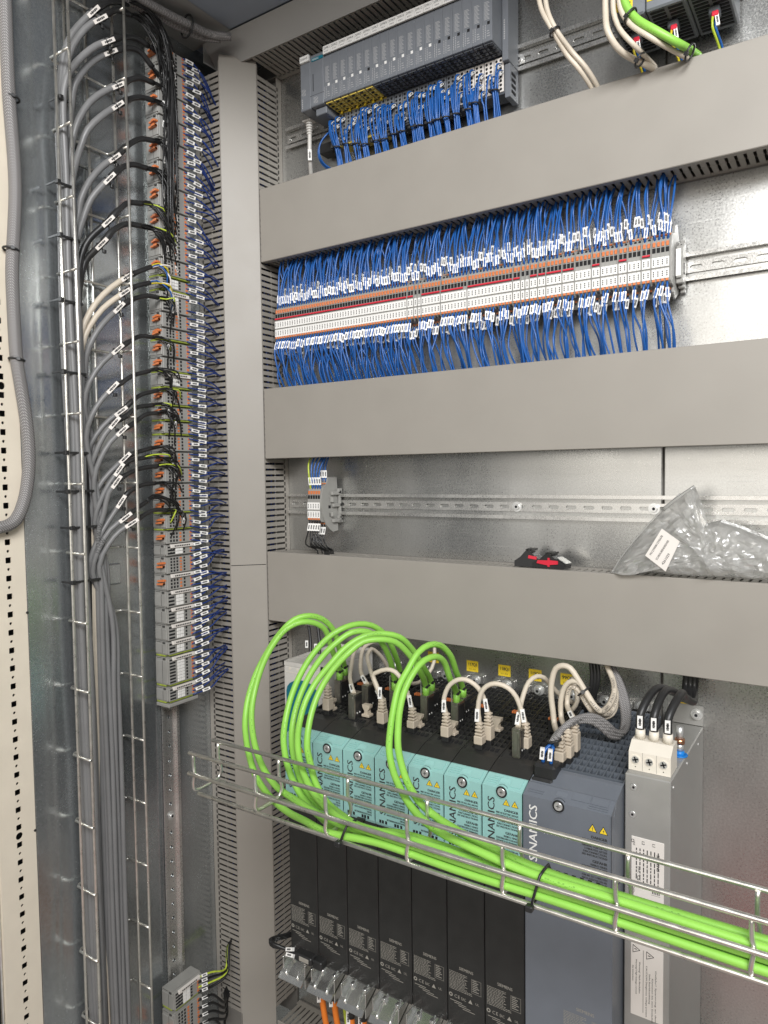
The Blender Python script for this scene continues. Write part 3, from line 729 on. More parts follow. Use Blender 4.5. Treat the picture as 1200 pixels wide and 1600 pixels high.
for i in range(1, NM+1):
    x = xm0+(i-1)*PM
    extra = 'white' if i in white_on else 'black'
    t = thing('input_module', f'slim dark grey input module with {extra} status square, {ordw(i)} of the module row', 'input module', (x, YP, ZF0), 'slim input modules of the top row')
    def mk(key, fn, mt):
        if key not in meshes:
            off = WORLD[t.name]; me = fn(); me.v = [(v[0]+x, v[1], v[2]) for v in me.v]; meshes[key] = me.mesh(key, mt, off)
        return meshes[key]
    part('housing', mk('housing', lambda: module_mb(PM), M['plc']), None, t)
    part('base_unit', mk('base_y' if i <= 6 else 'base_d', lambda: base_mb(PM, i <= 6), M['plcyel'] if i <= 6 else M['plcdk']), None, t)
    part('test_opening', mk('opening', lambda: hole_mb(PM), M['hole']), None, t)
    part('print', mk('face', lambda: face_mb(PM, 1), M['wprint']), None, t)
    part('status_square', mk('sq'+extra, lambda: MB().box(.0080, .0118, YP-.0003, YP, ZF0+.0215, ZF0+.0255), M['white'] if extra == 'white' else M['hole']), None, t)
    if i <= 6: part('push_knob', mk('knob', lambda: MB().cyl((PM*.55, YBU-.004, ZF0-.002), (PM*.55, YBU-.004, ZF0-.006), .0022, 10), M['lab_y']), None, t)
    def grid():
        g = MB(); g.box(.0006, PM-.0006, YBU-.0014, YBU, ZBU+.003, ZF0-.004); return g
    part('terminal_field', mk('grid', grid, M['plateW'] if i > 15 else M['plcdk']) if False else mk('gridw' if i > 14 else 'gridd', grid, M['plateW'] if i > 14 else M['plc']), None, t)
    def gridh():
        g = MB()
        for r in range(8):
            for c in (.25, .68): g.cyl((PM*c, YBU-.0013, ZBU+.0068+r*.0055), (PM*c, YBU-.0017, ZBU+.0068+r*.0055), .0019, 8)
        return g
    part('wire_entry', mk('gridh', gridh, M['hole']), None, t)
    lb = MB(); lb.bev(x+.0002, x+PM-.0002, YP-.0012, YP+.002, ZF1-.0005, ZF1+.0115, .0003); part('label_plate', lb, M['white'], t)
    tx = MB(); text(tx, f'209K{i}', (x+.0016, YP-.0013, ZF1+.0058), (1,0,0), (0,0,1), .0048, width=PM-.0032); text(tx, f'E{10+i*2}.0', (x+.0035, YP-.0013, ZF1+.0018), (1,0,0), (0,0,1), .0024, width=PM-.008); part('lettering', tx, M['print'], t)
# server module closing the row
x = xm1
t = thing('end_module', 'deep grey end module closing the input module row', 'end module', (x, -.04, ZBU))
m_ = MB(); m_.bev(x+.0002, x+.009, -.043, -.006, 1.962, 2.07, .0008); m_.bev(x+.0006, x+.0085, -.035, -.006, ZBU-.006, 1.9615, .0006); part('housing', m_, M['plc'], t)
m_ = MB()
for r in range(4):
    m_.box(x+.0084, x+.0090, -.030, -.016, ZBU+.001+r*.008, ZBU+.005+r*.008)
part('vent_slot', m_, M['hole'], t)
m_ = MB()
for j in range(9): m_.box(x+.003, x+.0046, -.04305, -.043, 1.99+j*.003, 1.992+j*.003)
part('print', m_, M['wprint'], t)
# interface module
xi0 = at(468.5, 130, YP).x; xi1 = xm0-.0004; xs = at(485, 150, YP).x
t = thing('interface_module', 'grey interface module with teal maker badge at the head of the module row', 'interface module', (xi0, YP, ZF0))
m_ = MB(); m_.bev(xi0, xs-.0003, YP+.001, -.008, ZF0-.002, ZF1-.001, .0012); m_.bev(xs, xi1, YP, -.008, ZF0-.001, ZF1+.006, .0012); m_.bev(xs+.004, xi1-.001, YP+.008, -.008, ZF0-.012, ZF0-.0015, .001); part('housing', m_, M['plc'], t)
m_ = MB(); m_.box(xs+.0055, xs+.0066, YP-.0002, YP+.001, ZF0+.022, ZF0+.048); m_.box(xs, xi1, YP-.0001, YP+.001, ZF0+.0155, ZF0+.016); part('slot', m_, M['hole'], t)
m_ = MB(); m_.bev(xs+.004, xi1-.0004, YP-.0012, YP+.001, ZF1-.0045, ZF1+.0005, .0003); part('badge', m_, M['dteal'], t)
m_ = MB(); text(m_, 'SIEMENS', (xs+.0055, YP-.0013, ZF1-.0034), (1,0,0), (0,0,1), .0034, width=.0125); part('lettering', m_, M['white'], t)
m_ = MB(); m_.bev(xi0+.002, xs-.001, YP-.0025, YP+.002, ZF1-.001, ZF1+.0085, .0004); part('label_plate', m_, M['white'], t)
m_ = MB(); text(m_, '205H5', (xi0+.0032, YP-.0026, ZF1+.002), (1,0,0), (0,0,1), .0048, width=xs-xi0-.006); part('lettering', m_, M['print'], t)
m_ = MB()
for (cx, cz, ww, hh) in ((xi0+.007, ZF0+.026, .008, .010), (xs+.011, ZF0+.008, .009, .010)):
    for j in range(8):
        for k in range(4): 
            if (j*5+k*3) % 4: m_.box(cx-ww/2+ww*k/4, cx-ww/2+ww*k/4+ww*.17, YP-.0001+(.001 if cx < xs else 0), YP+.001, cz-hh/2+hh*j/8, cz-hh/2+hh*j/8+hh*.07)
for j in range(5): m_.box(xi0+.003, xi0+.0045, YP+.0009, YP+.001, ZF0+.002+j*.003, ZF0+.004+j*.003)
part('print', m_, M['wprint'], t)
# white network cable plugged in below
p0 = at(483, 182, YP+.03)
t = thing('network_cable', 'white network cable plugged under the interface module', 'network cable', p0)
m_ = MB(); m_.bev(p0.x-.0082, p0.x+.0082, p0.y-.009, p0.y+.007, p0.z-.010, ZF0-.003, .0015)
part('plug', m_, M['wtherm'], t)
m_ = MB()
for j in range(5): m_.cyl((p0.x, p0.y, p0.z-.0102-j*.004), (p0.x, p0.y, p0.z-.0130-j*.004), .0056-.0003*j, 10)
part('boot', m_, M['wtherm'], t)
pts = spline([p0+V((0,0,-.006)), p0+V((.0005,0,-.03)), at(484, 240, p0.y), at(486, 272, p0.y+.02)+V((0,0,-.004))], .005)
part('sheath', MB().tube(pts, .0034, 8), M['wtherm'], t)
part('cable_marker', marker_mb(pts[8], pts[9]-pts[8], fcam(p0), .016, .003, .0032), [M['white'], M['print']], t)
# wire bundles below the modules
rb = random.Random(5)
bund = [(526,231,8,513),(541,226,4,534),(557,226,6,555),(571,227,8,563),(588,221,4,580),(601,219,8,596),(615,211,3,612),(629,207,7,624),(647,200,6,640),(656,197,5,655),(673,193,5,668),(684,189,9,682),(697,185,6,696),(713,180,6,714),(732,173,8,729),(742,163,6,745),(757,163,2,760),(773,143,7,775)]
for i, (px, py, n, tx_) in enumerate(bund):
    tie = at(px, py, -.050)
    t = thing('wire_bundle', f'bundle of blue wires tied below the input modules, {ordw(i+1)} from the left', 'wire bundle', tie, 'blue wire bundles below the input modules')
    mks = MB()
    for k in range(n):
        u = (k-(n-1)/2)/max(1, n)
        zt = rb.uniform(ZBU+.010, ZF0-.008); xt = at(tx_, py-60, -.040).x*.35+(tie.x)*.65+u*.016+rb.uniform(-.0015,.0015)
        p0 = V((xt, YBU-.0015, zt)); q = tie+V((u*.0085, rb.uniform(-.003,.003), 0)); e = V((q.x+u*.003, -.036+rb.uniform(-.008,.006), DZ[0][1]-.012))
        up = V((xt, YBU-.012-rb.uniform(0,.004), zt-.006))
        part('wire', MB().tube(spline([p0, up, q*.75+up*.25+V((u*.002,-.002,0)), q, e], .006), .00128, 5), M['blue'], t)
        d = (up-p0); mm = marker_mb(p0+d*.15+V((0,0,-.001)), V((.12*u, -.75, -.65)), fcam(p0), .010, .0018, .0014)
        b2 = len(mks.v); mks.v += mm.v; mks.f += [[a+b2 for a in f] for f in mm.f]; mks.m += mm.m; mks.sm += mm.sm
    part('wire_marker', mks, [M['white'], M['print']], t)
    if n > 2:
        m_ = MB(); m_.torus(tie, V((1,0,0)), V((0,1,0)), .0062 if n > 5 else .0048, .0011, n=12); m_.bev(tie.x-.007, tie.x-.0035, tie.y-.0075, tie.y-.0035, tie.z-.002, tie.z+.002, .0005); part('tie', m_, M['black'], t)
# loose blue loop by the corner
pts = spline([at(523,205,-.03), at(510,212,-.045), at(499,228,-.05), at(498,245,-.05), at(505,258,-.04), at(516,266,-.03)], .004)
m_ = MB(); m_.tube(pts, .0014, 6); m_.tube([p+V((.003,-.002,.001)) for p in pts], .0014, 6); solo('wire_loop', m_, M['blue'], 'loose loop of two blue wires hanging beside the white network cable', 'wire')
t = thing('shield_clamp', 'small black clamp under the module row near the corner duct', 'clamp', at(512,232,-.02))
p = at(513, 233, -.02); part('body', MB().bev(p.x-.014, p.x+.012, -.026, -.004, p.z-.008, p.z+.009, .002), M['black'], t)

# ------------------------------------------------------------------ devices at the upper end of the top rail
YD = -.100; zb = at(1006, 20, YD).z+.0005
xd = [at(953, 48, YD).x, at(1008, 20, YD).x, at(1072, 5, YD).x, at(1140, -20, YD).x]
names = ['first', 'second', 'third']
for i in range(3):
    x0, x1 = xd[i], xd[i+1]-.0008
    t = thing('power_relay', ['dark relay module behind the beige cables with half hidden yellow label', 'dark relay module with yellow label 141K1 above the wide duct', 'dark relay module at the end of the top rail with yellow and green wire'][i], 'relay module', (x0, YD, zb), 'relay modules on the top rail')
    m_ = MB(); m_.bev(x0, x1, YD, -.012, zb, zb+.11, .002); part('housing', m_, M['plc'], t)
    m_ = MB()
    for r in range(11):
        for c in range(2):
            m_.box(x0+.004+c*(x1-x0-.008)*.55, x0+.004+(c+.8)*(x1-x0-.008)*.55, YD+.006+r*.007, YD+.0095+r*.007, zb-.0008, zb+.0002)
    part('vent_slot', m_, M['hole'], t)
    xc = (x0*.45+x1*.55)
    m_ = MB(); m_.bev(xc-.006, xc+.006, YD+.030, YD+.044, zb-.010, zb-.0009, .0015); part('plug', m_, M['plcdk'], t)
    m_ = MB(); m_.bev(xc-.002, xc+.005, YD+.028, YD+.0335, zb-.014, zb-.008, .0008); part('plug_tip', m_, M['red'], t)
    if i < 2:
        m_ = MB(); m_.bev(x0+.002, x0+.026, YD-.0008, YD+.001, zb+.010, zb+.021, .0003); part('label_plate', m_, M['lab_y'], t)
        m_ = MB(); text(m_, ['140K1', '141K1'][i], (x0+.0045, YD-.001, zb+.0135), (1,0,0), (0,0,1), .0058, width=.019, bold=.0003); part('lettering', m_, M['print'], t)
    for k, (dx, mt, nm) in enumerate(((-.001, M['yellow'] if i < 2 else M['ygreen'], 'yellow'), (.002, M['blue'], 'blue'))):
        p = V((xc+dx, YD+.030+.003*k, zb-.013)); e = V((xc+dx+.008, -.04, DZ[0][1]-.008))
        wire('control_wire', f'{["yellow","yellow","yellow-green"][i] if k == 0 else "blue"} wire dropping from the {names[i]} relay module into the wide duct', 'wires dropping from the relay modules', spline([p, p+V((0,-.002,-.012)), (p+e)/2+V((0,0,-.004)), e], .005), .0014, mt, marker_mb(p+V((.004,0,.001)), V((.15,0,-1)), fcam(p), .013, .002, .0013) if k == 0 else None)
# thick cables
def cable(name, label, cat, group, pts, r, m, n=10):
    return solo(name, MB().tube(spline(pts, .006), r, n), m, label, cat, group)
Yc = -.11
cable('beige_cable', 'beige cable of the pair dropping into the wide duct, on the module row side', 'cable', 'beige cables at the top', [at(838,-25,Yc), at(846,15,Yc), at(862,45,Yc), at(885,85,Yc+.02), at(905,108,Yc+.03), at(926,140,Yc+.05), at(932,160,-.045)], .0030, M['beige'])
cable('beige_cable', 'beige cable of the pair dropping into the wide duct, on the relay side', 'cable', 'beige cables at the top', [at(850,-25,Yc), at(855,15,Yc), at(868,45,Yc), at(893,80,Yc+.02), at(915,105,Yc+.03), at(935,138,Yc+.05), at(941,158,-.045)], .0030, M['beige'])
cable('beige_cable', 'thick beige cable looping down left of the green cable at the top', 'cable', 'beige cables at the top', [at(946,-25,Yc), at(946,20,Yc), at(950,50,Yc-.01), at(965,75,Yc), at(985,90,Yc+.02), at(1015,104,Yc+.04), at(1030,115,-.045)], .0037, M['beige'])
cable('beige_cable', 'thinner beige cable running close inside the thick looping one at the top', 'cable', 'beige cables at the top', [at(958,-25,Yc), at(959,20,Yc), at(968,45,Yc), at(988,68,Yc), at(1010,90,Yc+.03), at(1024,105,-.05)], .0030, M['beige'])
cable('beige_cable', 'beige cable running along the underside of the thick green cable at the top', 'cable', 'beige cables at the top', [at(966,-20,Yc), at(970,15,Yc), at(985,38,Yc), at(1015,58,Yc), at(1050,78,Yc+.02), at(1072,90,Yc+.04), at(1080,97,-.045)], .0030, M['beige'])
cable('green_cable', 'thick green cable running down into the wide duct below the relays', 'cable', None, [at(970,-25,Yc), at(978,8,Yc), at(995,30,Yc), at(1025,48,Yc), at(1055,65,Yc+.01), at(1078,78,Yc+.04), at(1092,88,-.045)], .0046, M['green'])
def tie(c, t_, R, label, r=.0012, name='cable_tie', group='black cable ties'):
    t_ = V(t_).normalized(); u = t_.orthogonal().normalized(); w_ = t_.cross(u); m_ = MB()
    pts = [V(c)+u*R*math.cos(2*math.pi*i/16)+w_*R*math.sin(2*math.pi*i/16) for i in range(17)]
    m_.tube(pts, r, 6, 0, False)
    f = fcam(c); f = (f-t_*f.dot(t_)).normalized(); g = t_.cross(f)
    m_.obox(V(c)+f*R+g*R*.2, t_*.0022, g*.0022, f*.0018)
    return solo(name, m_, M['black'], label, 'cable tie', group)
tie(at(867,50,Yc), (1,0,-1.4), .0068, 'black cable tie round the pair of beige cables beside the module row')
tie(at(1000,94,Yc+.02), (1,0,-.8), .0080, 'black cable tie round the looping beige cables above the wide duct')
tie(at(985,26,Yc), (1,0,-1), .0090, 'black cable tie at the upper bend of the green cable near the relays')
tie(at(1078,82,Yc+.03), (1,0,-.6), .0090, 'black cable tie where the green cable enters the wide duct')
# ------------------------------------------------------------------ terminal stack on the side panel
def pjy(p):
    d = V(p)-CAM; return 800+F_PX*d.dot(DN)/d.dot(_fw)
XT0, XT1 = -.938, -.9085
def Yf(z): return -.2175-(2.08-z)*.01352
def z_at(py):
    lo, hi = .3, 2.3
    for _ in range(40):
        m = (lo+hi)/2
        if pjy((XT1, Yf(m), m)) > py: lo = m
        else: hi = m
    return (lo+hi)/2
edges = [64,98,137,176,212,248,284,322,362,400,430,452,485,510,531,556,581,606,634,658,680,705,730,755,780,804,830,851,870,898,924,951,977,1003,1028,1075,1101]
kinds = 'ooooooooooboooobooooooooo oboo'.replace(' ', '')+'gggggg'
kinds = 'oooooooooo'+'bb'+'oooo'+'b'+'oooooooooo'+'s'+'oo'+'gggggg'
kinds = kinds[:len(edges)-1].ljust(len(edges)-1, 'g')
greens = {9,10,13,15,16,17,18,19,24,25,33,34,35}
def term_side(i, y_top, y_bot, kind, green, label, group, top=False):
    z1, z0 = z_at(y_top), z_at(y_bot); z0 += .0004
    yf = Yf((z0+z1)/2); ye = yf+.060
    t = thing('terminal_group', label, 'terminal block', (XT0, yf, z0), group)
    h = z1-z0; zg = z0+(.0030 if green else 0)
    m_ = MB()
    m_.bev(XT0, XT1-.004, yf, ye, zg, z1-.0015, .0006)
    m_.bev(XT1-.0045, XT1, yf+.001, ye-.001, zg+.0004, z1-.0022, .0005)
    m_.bev(XT0+.001, XT1-.001, yf-.0012, yf+.001, zg+.0022, zg+(h-.005)*(.9), .0005)
    m_.box(XT0+.001, XT1-.006, yf-.0005, ye, z1-.0014, z1-.0002)
    part('housing', m_, M['tgrey'], t)
    m_ = MB(); m_.box(XT0+.017, XT0+.0176, yf-.0014, yf-.001, zg+.003, z1-.006)
    m_.box(XT0+.003, XT0+.014, yf-.0004, yf+.0005, z1-.0022, z1-.0012); m_.bev(XT1-.011, XT1-.006, yf-.0016, yf+.0005, z1-.0042, z1-.0012, .0003)
    part('gap', m_, M['tgrey2'], t)
    if green:
        m_ = MB(); m_.bev(XT0, XT1-.008, yf+.0002, ye, z0, zg-.0002, .0005); m_.bev(XT1-.0095, XT1-.001, yf+.004, ye, z0+.0008, zg-.0002, .0004); part('earth_slice', m_, M['tgreen'], t)
    n = max(2, int(round((z1-zg-.003)/.0055))); p_ = (z1-zg-.004)/n
    if kind == 'o':
        for q in (0, 1):
            m_ = MB(); zc = zg+(z1-zg)*(.62-.20*q); m_.obox((XT0+.0215-.0015*q, yf-.0035, zc), V((.0075,0,.0006)), V((0,.0026,0)), V((0,0,.0013)))
            m_.obox((XT0+.024, yf-.0045, zc+.0006), V((.0035,0,.0003)), V((0,.003,0)), V((0,0,.0016)))
            part('release_lever', m_, M['orange'], t)
    dk = MB(); rd = MB(); wh = MB()
    for k in range(n):
        zc = zg+.0018+p_*(k+.5)
        for y in ((.008,.014,.020,.0345) if kind != 'g' else (.0365,)):
            dk.box(XT1-.0005, XT1+.0002, yf+y, yf+y+.0034, zc-p_*.33, zc+p_*.33)
        rd.box(XT1-.0005, XT1+.0006, yf+.048, yf+.052, zc-p_*.30, zc+p_*.30)
        if kind in 'oob': rd.box(XT1-.0005, XT1+.0006, yf+.027, yf+.0305, zc-p_*.30, zc+p_*.30)
        if kind in 'gsb':
            dk.box(XT1-.0005, XT1+.0003, yf+.003, yf+.0145, zc-p_*.32, zc+p_*.20)
            for q in (0, 1): wh.bev(XT1-.0005, XT1+.0012, yf+.0185+q*.0075, yf+.0250+q*.0075, zc-p_*.44, zc+p_*.44, .0003)
    part('wire_entry', dk, M['hole'], t, 'stuff'); part('push_button', rd, M['orange'], t, 'stuff')
    if wh.v: part('marker', wh, M['white'], t, 'stuff')
    if kind in 'gs' or i in (11, 16, 29):
        m_ = MB(); m_.bev(XT1-.001, XT1+.0035, yf+.008, yf+.053, z1-.0062, z1-.0005, .0004); part('label_strip', m_, M['plateW'], t)
        m_ = MB()
        for q in range(9): m_.box(XT1+.0035, XT1+.0036, yf+.014+q*.0036, yf+.0166+q*.0036, z1-.0046, z1-.0022)
        part('lettering', m_, M['print'], t)
    if i == len(edges)-2:
        m_ = MB(); m_.bev(XT0, XT1+.001, yf-.001, ye, z0-.006, z0-.0006, .0008); m_.bev(XT0, XT1-.008, yf+.008, yf+.016, z0-.012, z0-.006, .001); m_.bev(XT0, XT1-.008, yf+.04, yf+.05, z0-.012, z0-.006, .001)
        part('end_stop', m_, M['tgrey'], t)
    return z0, z1, yf
spans = []
kd_ = {'o':'with two orange levers','b':'with plain front','s':'thin','g':'with white marker grid'}
for i, k in enumerate(kinds):
    spans.append(term_side(i, edges[i], edges[i+1], k, i in greens, f'grey terminal group {kd_[k]} on the side panel, {ordw(i+1)} from the top', 'terminal groups stacked on the side panel'))
# unit at the bottom
lows = [term_side(90+i, y0, y1, k, True, lb, 'terminal groups near the bottom of the side rail') for i, (y0, y1, k, lb) in enumerate(((1552, 1584, 's', 'grey terminal group by itself near the bottom of the side rail, upper one'), (1586, 1640, 'o', 'grey terminal group with orange lever at the bottom edge of the view')))]
# ---- dark blue wires from the stack into the corner duct
rs = random.Random(21); k = 0
for i, (z0, z1, yf) in enumerate(spans):
    n = 4 if i < 10 else (3 if i < 27 else 4)
    if i == 34: n = 6
    if i in (11, 27): n = 2
    if i == 33: n = 3
    zmid = (z0+z1)/2
    tcv = min(1, max(0, (2.08-zmid)/1.04))
    drop = -.034+.026*min(1, tcv/.55) if tcv < .55 else -.008+.024*(tcv-.55)/.45
    zslot = .452+.0098*round((zmid+drop-.452-.0081)/.0098)+.0081
    for j in range(n):
        k += 1
        zz = z0+(z1-z0)*(j+.5)/n; p0 = V((XT1+.001, yf+.051, zz))
        L0 = .003 if j % 2 else .015
        d = V((.25+rs.uniform(-.1,.1), .9, rs.uniform(-.2,.0)+(.25 if tcv > .75 else 0))).normalized()
        p1 = p0+d*(L0+.015)
        zs = zslot+rs.uniform(-.0012,.0012) + (.0098*rs.choice((0,0,1,-1)) if tcv < .35 or tcv > .75 else 0)
        e = V((XT1+rs.uniform(-.010,.008), YA+.010, zs)); q = V((e.x+.002, YA-.006, zs+rs.uniform(-.001,.003)))
        mid = (p1+q)*.5+V((.008, 0, .006+rs.uniform(0,.006) if tcv < .75 else -.006))
        pts = spline([p0-d*.002, p1, (p1+q)*.5+V((.005,0,.003)), e], .006)
        mk = marker_mb(p0+d*L0, d, fcam(p0), .0135, .0024, .0014)
        lb = f'dark blue wire of the side terminal stack, {ordw(k)} from the top'
        wire('side_wire', lb, 'dark blue wires of the side terminal stack', pts, .00115, M['blueD'], mk)
for i in range(9):
    z0, z1, yf = lows[0] if i < 4 else lows[1]
    zz = z0+(z1-z0)*((i % 4)+.5)/4; p0 = V((XT1+.001, yf+.052, zz)); d = V((.3,.9,-.05)).normalized(); p1 = p0+d*.022
    e = V((-.915-.002*i, YA+.01, zz+.045-.011*i)); q = e+V((.004, -.016, -.006)); mid = (p1+q)/2+V((.014,0,-.012))
    wire('side_wire', f'{"yellow-green" if i in (1,3) else "black"} wire of the bottom side terminals, {ordw(i+1)} from the top', 'wires of the bottom side terminals', spline([p0-d*.002, p0+d*.004, p1, mid, q, e], .006), .0022 if i not in (1,3) else .0016, M['ygreen'] if i in (1,3) else M['core'], marker_mb(p0+d*.004, d, fcam(p0), .010, .0022, .0022))
# ---- field cables in the upright tray
# px paths of the arcs: sheath points up to the marker, then heat shrink, colour of sheath
CB = [
 ('g', [(100,85),(113,53),(133,30),(147,17)], [(160,8),(176,3),(200,6)], (62,110)),
 ('g', [(107,90),(123,57),(143,37),(158,29)], [(168,22),(182,16),(205,24)], (80,150)),
 ('g', [(100,140),(110,110),(130,87),(150,72),(170,64)], [(190,59),(212,60),(232,72)], (110,195)),
 ('g', [(113,155),(117,133),(137,103),(157,88),(174,81)], [(200,75),(219,81),(238,105)], (140,225)),
 ('g', [(115,213),(123,187),(140,160),(163,143),(186,133)], [(203,125),(220,122),(240,130)], (170,260)),
 ('g', [(127,227),(137,203),(157,183),(185,164)], [(203,155),(220,152),(240,157)], (200,280)),
 ('g', [(123,333),(127,310),(140,283),(160,260),(180,246)], [(200,227),(220,217),(240,220)], (255,325)),
 ('g', [(133,333),(143,310),(157,293),(172,278)], [(190,262),(207,257),(230,263)], (290,360)),
 ('k', [(127,400),(140,373),(157,357),(170,345)], [(187,327),(200,317),(222,318)], (345,412)),
 ('k', [(133,410),(147,393),(160,380)], [(177,360),(197,350),(220,353)], (375,432)),
 ('b', [(125,533),(133,503),(150,473),(173,450),(199,432)], [(220,423),(236,417)], (425,470)),
 ('b', [(128,543),(140,510),(160,483),(180,467),(196,456)], [(213,447),(234,442)], (452,500)),
 ('g', [(133,573),(140,540),(160,507),(187,480)], [(207,468),(230,462),(247,465)], (475,525)),
 ('g', [(132,633),(140,597),(160,567),(185,545)], [(203,533),(220,525),(240,527)], (540,580)),
 ('g', [(135,683),(143,650),(160,623),(177,605)], [(190,598),(207,587),(233,580)], (588,625)),
 ('g', [(137,710),(150,680),(170,657),(190,642)], [(203,630),(220,617),(247,610)], (618,650)),
 ('g', [(143,733),(150,707),(163,680),(180,660)], [(197,650),(213,637),(240,633)], (640,672)),
 ('g', [(147,750),(157,717),(173,690),(192,672)], [(207,663),(227,648),(247,645)], (662,700)),
 ('g', [(143,793),(153,763),(170,740),(196,715)], [(213,707),(237,700)], (705,735)),
 ('g', [(148,815),(157,783),(170,757),(187,733)], [(203,720),(227,715)], (722,755)),
 ('g', [(153,840),(163,800),(170,770),(183,752)], [(200,740),(220,732),(247,728)], (742,775)),
 ('g', [(140,890),(147,857),(160,830),(177,803),(190,783)], [(200,770),(222,758),(243,755)], (770,800)),
 ('g', [(145,893),(157,853),(173,827),(197,808)], [(213,795),(230,783)], (795,822)),
 ('g', [(155,885),(170,850),(187,830),(207,817)], [(220,808),(240,797),(262,797)], (815,845)),
]
rc = random.Random(9)
NC = len(CB)
for i, (cc, arc, shr, (ya, yb2)) in enumerate(CB):
    f = i/(NC-1)
    ys = -.372+.070*f; xl = -.9365+(.0095*((i*7) % 3)*.5 if cc == 'g' else -.001)
    r = .0047 if i < 10 else (.0042 if i < 13 else .0038)
    mt = {'g': M['gcable'], 'k': M['bcable'], 'b': M['beige']}[cc]
    arcp = [atx(px, py, xl+.004+(.022*j/max(1, len(arc)-1))) for j, (px, py) in enumerate(arc)]
    zpeel = arcp[0].z-.05
    tr = []; z_ = .46
    ph = rc.uniform(0, 6)
    while z_ < zpeel:
        pinch = .62+.38*min(1, abs(z_-1.30)/.35) if z_ < 1.65 else 1
        yc = -.345; up = max(0, min(1, (z_-.5)/1.0))
        yy = ys-.010*up*f
        tr.append(V((xl+.002*math.sin(z_*9+ph), yc+(yy-yc)*(1 if z_ > 1.25 else .75+.25*(z_-.46)/.8)+.0012*math.sin(z_*13+ph), z_))); z_ += .09
    pts = spline(tr+arcp, .012)
    hand = {20:'W215W1W', 17:'W1WWM', 22:'1210W', 12:'W2B5W'}.get(i)
    nm = {'g': 'grey', 'k': 'black', 'b': 'beige'}[cc]
    lb = f'{nm} field cable bending out of the upright tray, {ordw(i+1)} from the top'
    t = thing('field_cable', lb, 'cable', tr[0], 'field cables arching from the upright tray to the side terminals')
    part('sheath', MB().tube(pts, r, 10), mt, t)
    if hand:
        Lz = 0
        for a_, b_ in zip(pts, pts[1:]):
            if b_.z > (1.30 if i != 12 else 1.52): break
            Lz += (b_-a_).length
        part('lettering', path_text(MB(), pts, r, hand, .0075, Lz), M['print'], t)
    sp = [atx(px, py, -.906) for px, py in shr]
    sh = spline([arcp[-1]+(arcp[-1]-arcp[-2]).normalized()*.002]+sp, .006)
    part('heat_shrink', MB().tube(sh, [r*1.08]*(len(sh)//3)+[r*.86]*(len(sh)-len(sh)//3), 9), M['black'], t)
    d = (arcp[-1]-arcp[-2]).normalized()
    m_ = marker_mb(arcp[-1]-d*.012, d, fcam(arcp[-1]), .022, .0027, .0008)
    off = fcam(arcp[-1]).normalized()*(r+.0008); m_.v = [tuple(V(v)+off) for v in m_.v]
    part('cable_marker', m_, [M['plateW'], M['print']], t)
    m_ = MB(); m_.torus(arcp[-1]-d*.006, d.orthogonal().normalized(), d.cross(d.orthogonal()).normalized(), r+.0008, .001, n=12); q = arcp[-1]-d*.006+V((.002,.006,-.006)); m_.bev(q.x-.002, q.x+.002, q.y-.002, q.y+.003, q.z-.003, q.z+.002, .0005); part('marker_tie', m_, M['black'], t)
    nc = 12 if i < 10 else 5
    e0 = sp[-1]; dd = (sp[-1]-sp[-2]).normalized()
    cmk = MB()
    for c in range(nc):
        py = ya+(yb2-ya)*(c+.5)/nc+rc.uniform(-4,4); zt = z_at(py); yf = Yf(zt)
        e = V((XT1-.002, yf+rc.choice((.010,.016,.022,.036)), zt))
        o = V((rc.uniform(-.0016,.0016), 0, rc.uniform(-.0016,.0016)))
        up = e+V((.012+rc.uniform(0,.008), -.004, .012+rc.uniform(0,.006)))
        mid = (e0+dd*.016+up)*.5+V((.008+rc.uniform(-.003,.006), rc.uniform(-.002,.004), max(.0, (e0.z-e.z)*.18)+rc.uniform(0,.004)))
        cm = M['core']; mid = (e0+dd*.012)*.45+e*.55+V((.010+rc.uniform(-.002,.006), rc.uniform(-.002,.003), .006+abs(e0.z-e.z)*.10))
        if cc == 'b': cm = [M['plateW'], M['yellow'], M['core'], M['blue']][c % 4]
        elif c == 0 and i in (8, 9, 12, 13, 15, 16, 19, 20, 23): cm = M['ygreen']
        part('core', MB().tube(spline([e0-dd*.004+o, e0+dd*.014+o*2, mid, e], .007), .00115 if i < 10 else .00125, 5), cm, t)
        if i < 10 and c % 2 == 0 or i >= 10 and c == 1:
            dm = (mid-e).normalized(); mm = marker_mb(e+dm*.006, dm, fcam(e), .010, .0017, .0013); b2 = len(cmk.v); cmk.v += mm.v; cmk.f += [[q+b2 for q in f_] for f_ in mm.f]; cmk.m += mm.m; cmk.sm += mm.sm
    part('core_marker', cmk, [M['white'], M['print']], t, 'stuff')
# loose bundle of thin black cores above the stack
m_ = MB()
for c in range(20):
    p = [(205,4),(225,rc.uniform(6,14)),(248,rc.uniform(30,45)),(262,rc.uniform(70,95)),(rc.uniform(256,280),rc.uniform(110,390))]
    pp = [atx(px+rc.uniform(-3,3), py, -.896+rc.uniform(-.003,.006)) for px, py in p]; e = V((XT1, Yf(pp[-1].z)+.03, pp[-1].z-.012))
    m_.tube(spline(pp+[e], .012), .0011, 5, 0, False)
solo('core_bundle', m_, M['core'], 'dense bundle of thin black cores hanging over the upper side terminals', 'wire bundle')
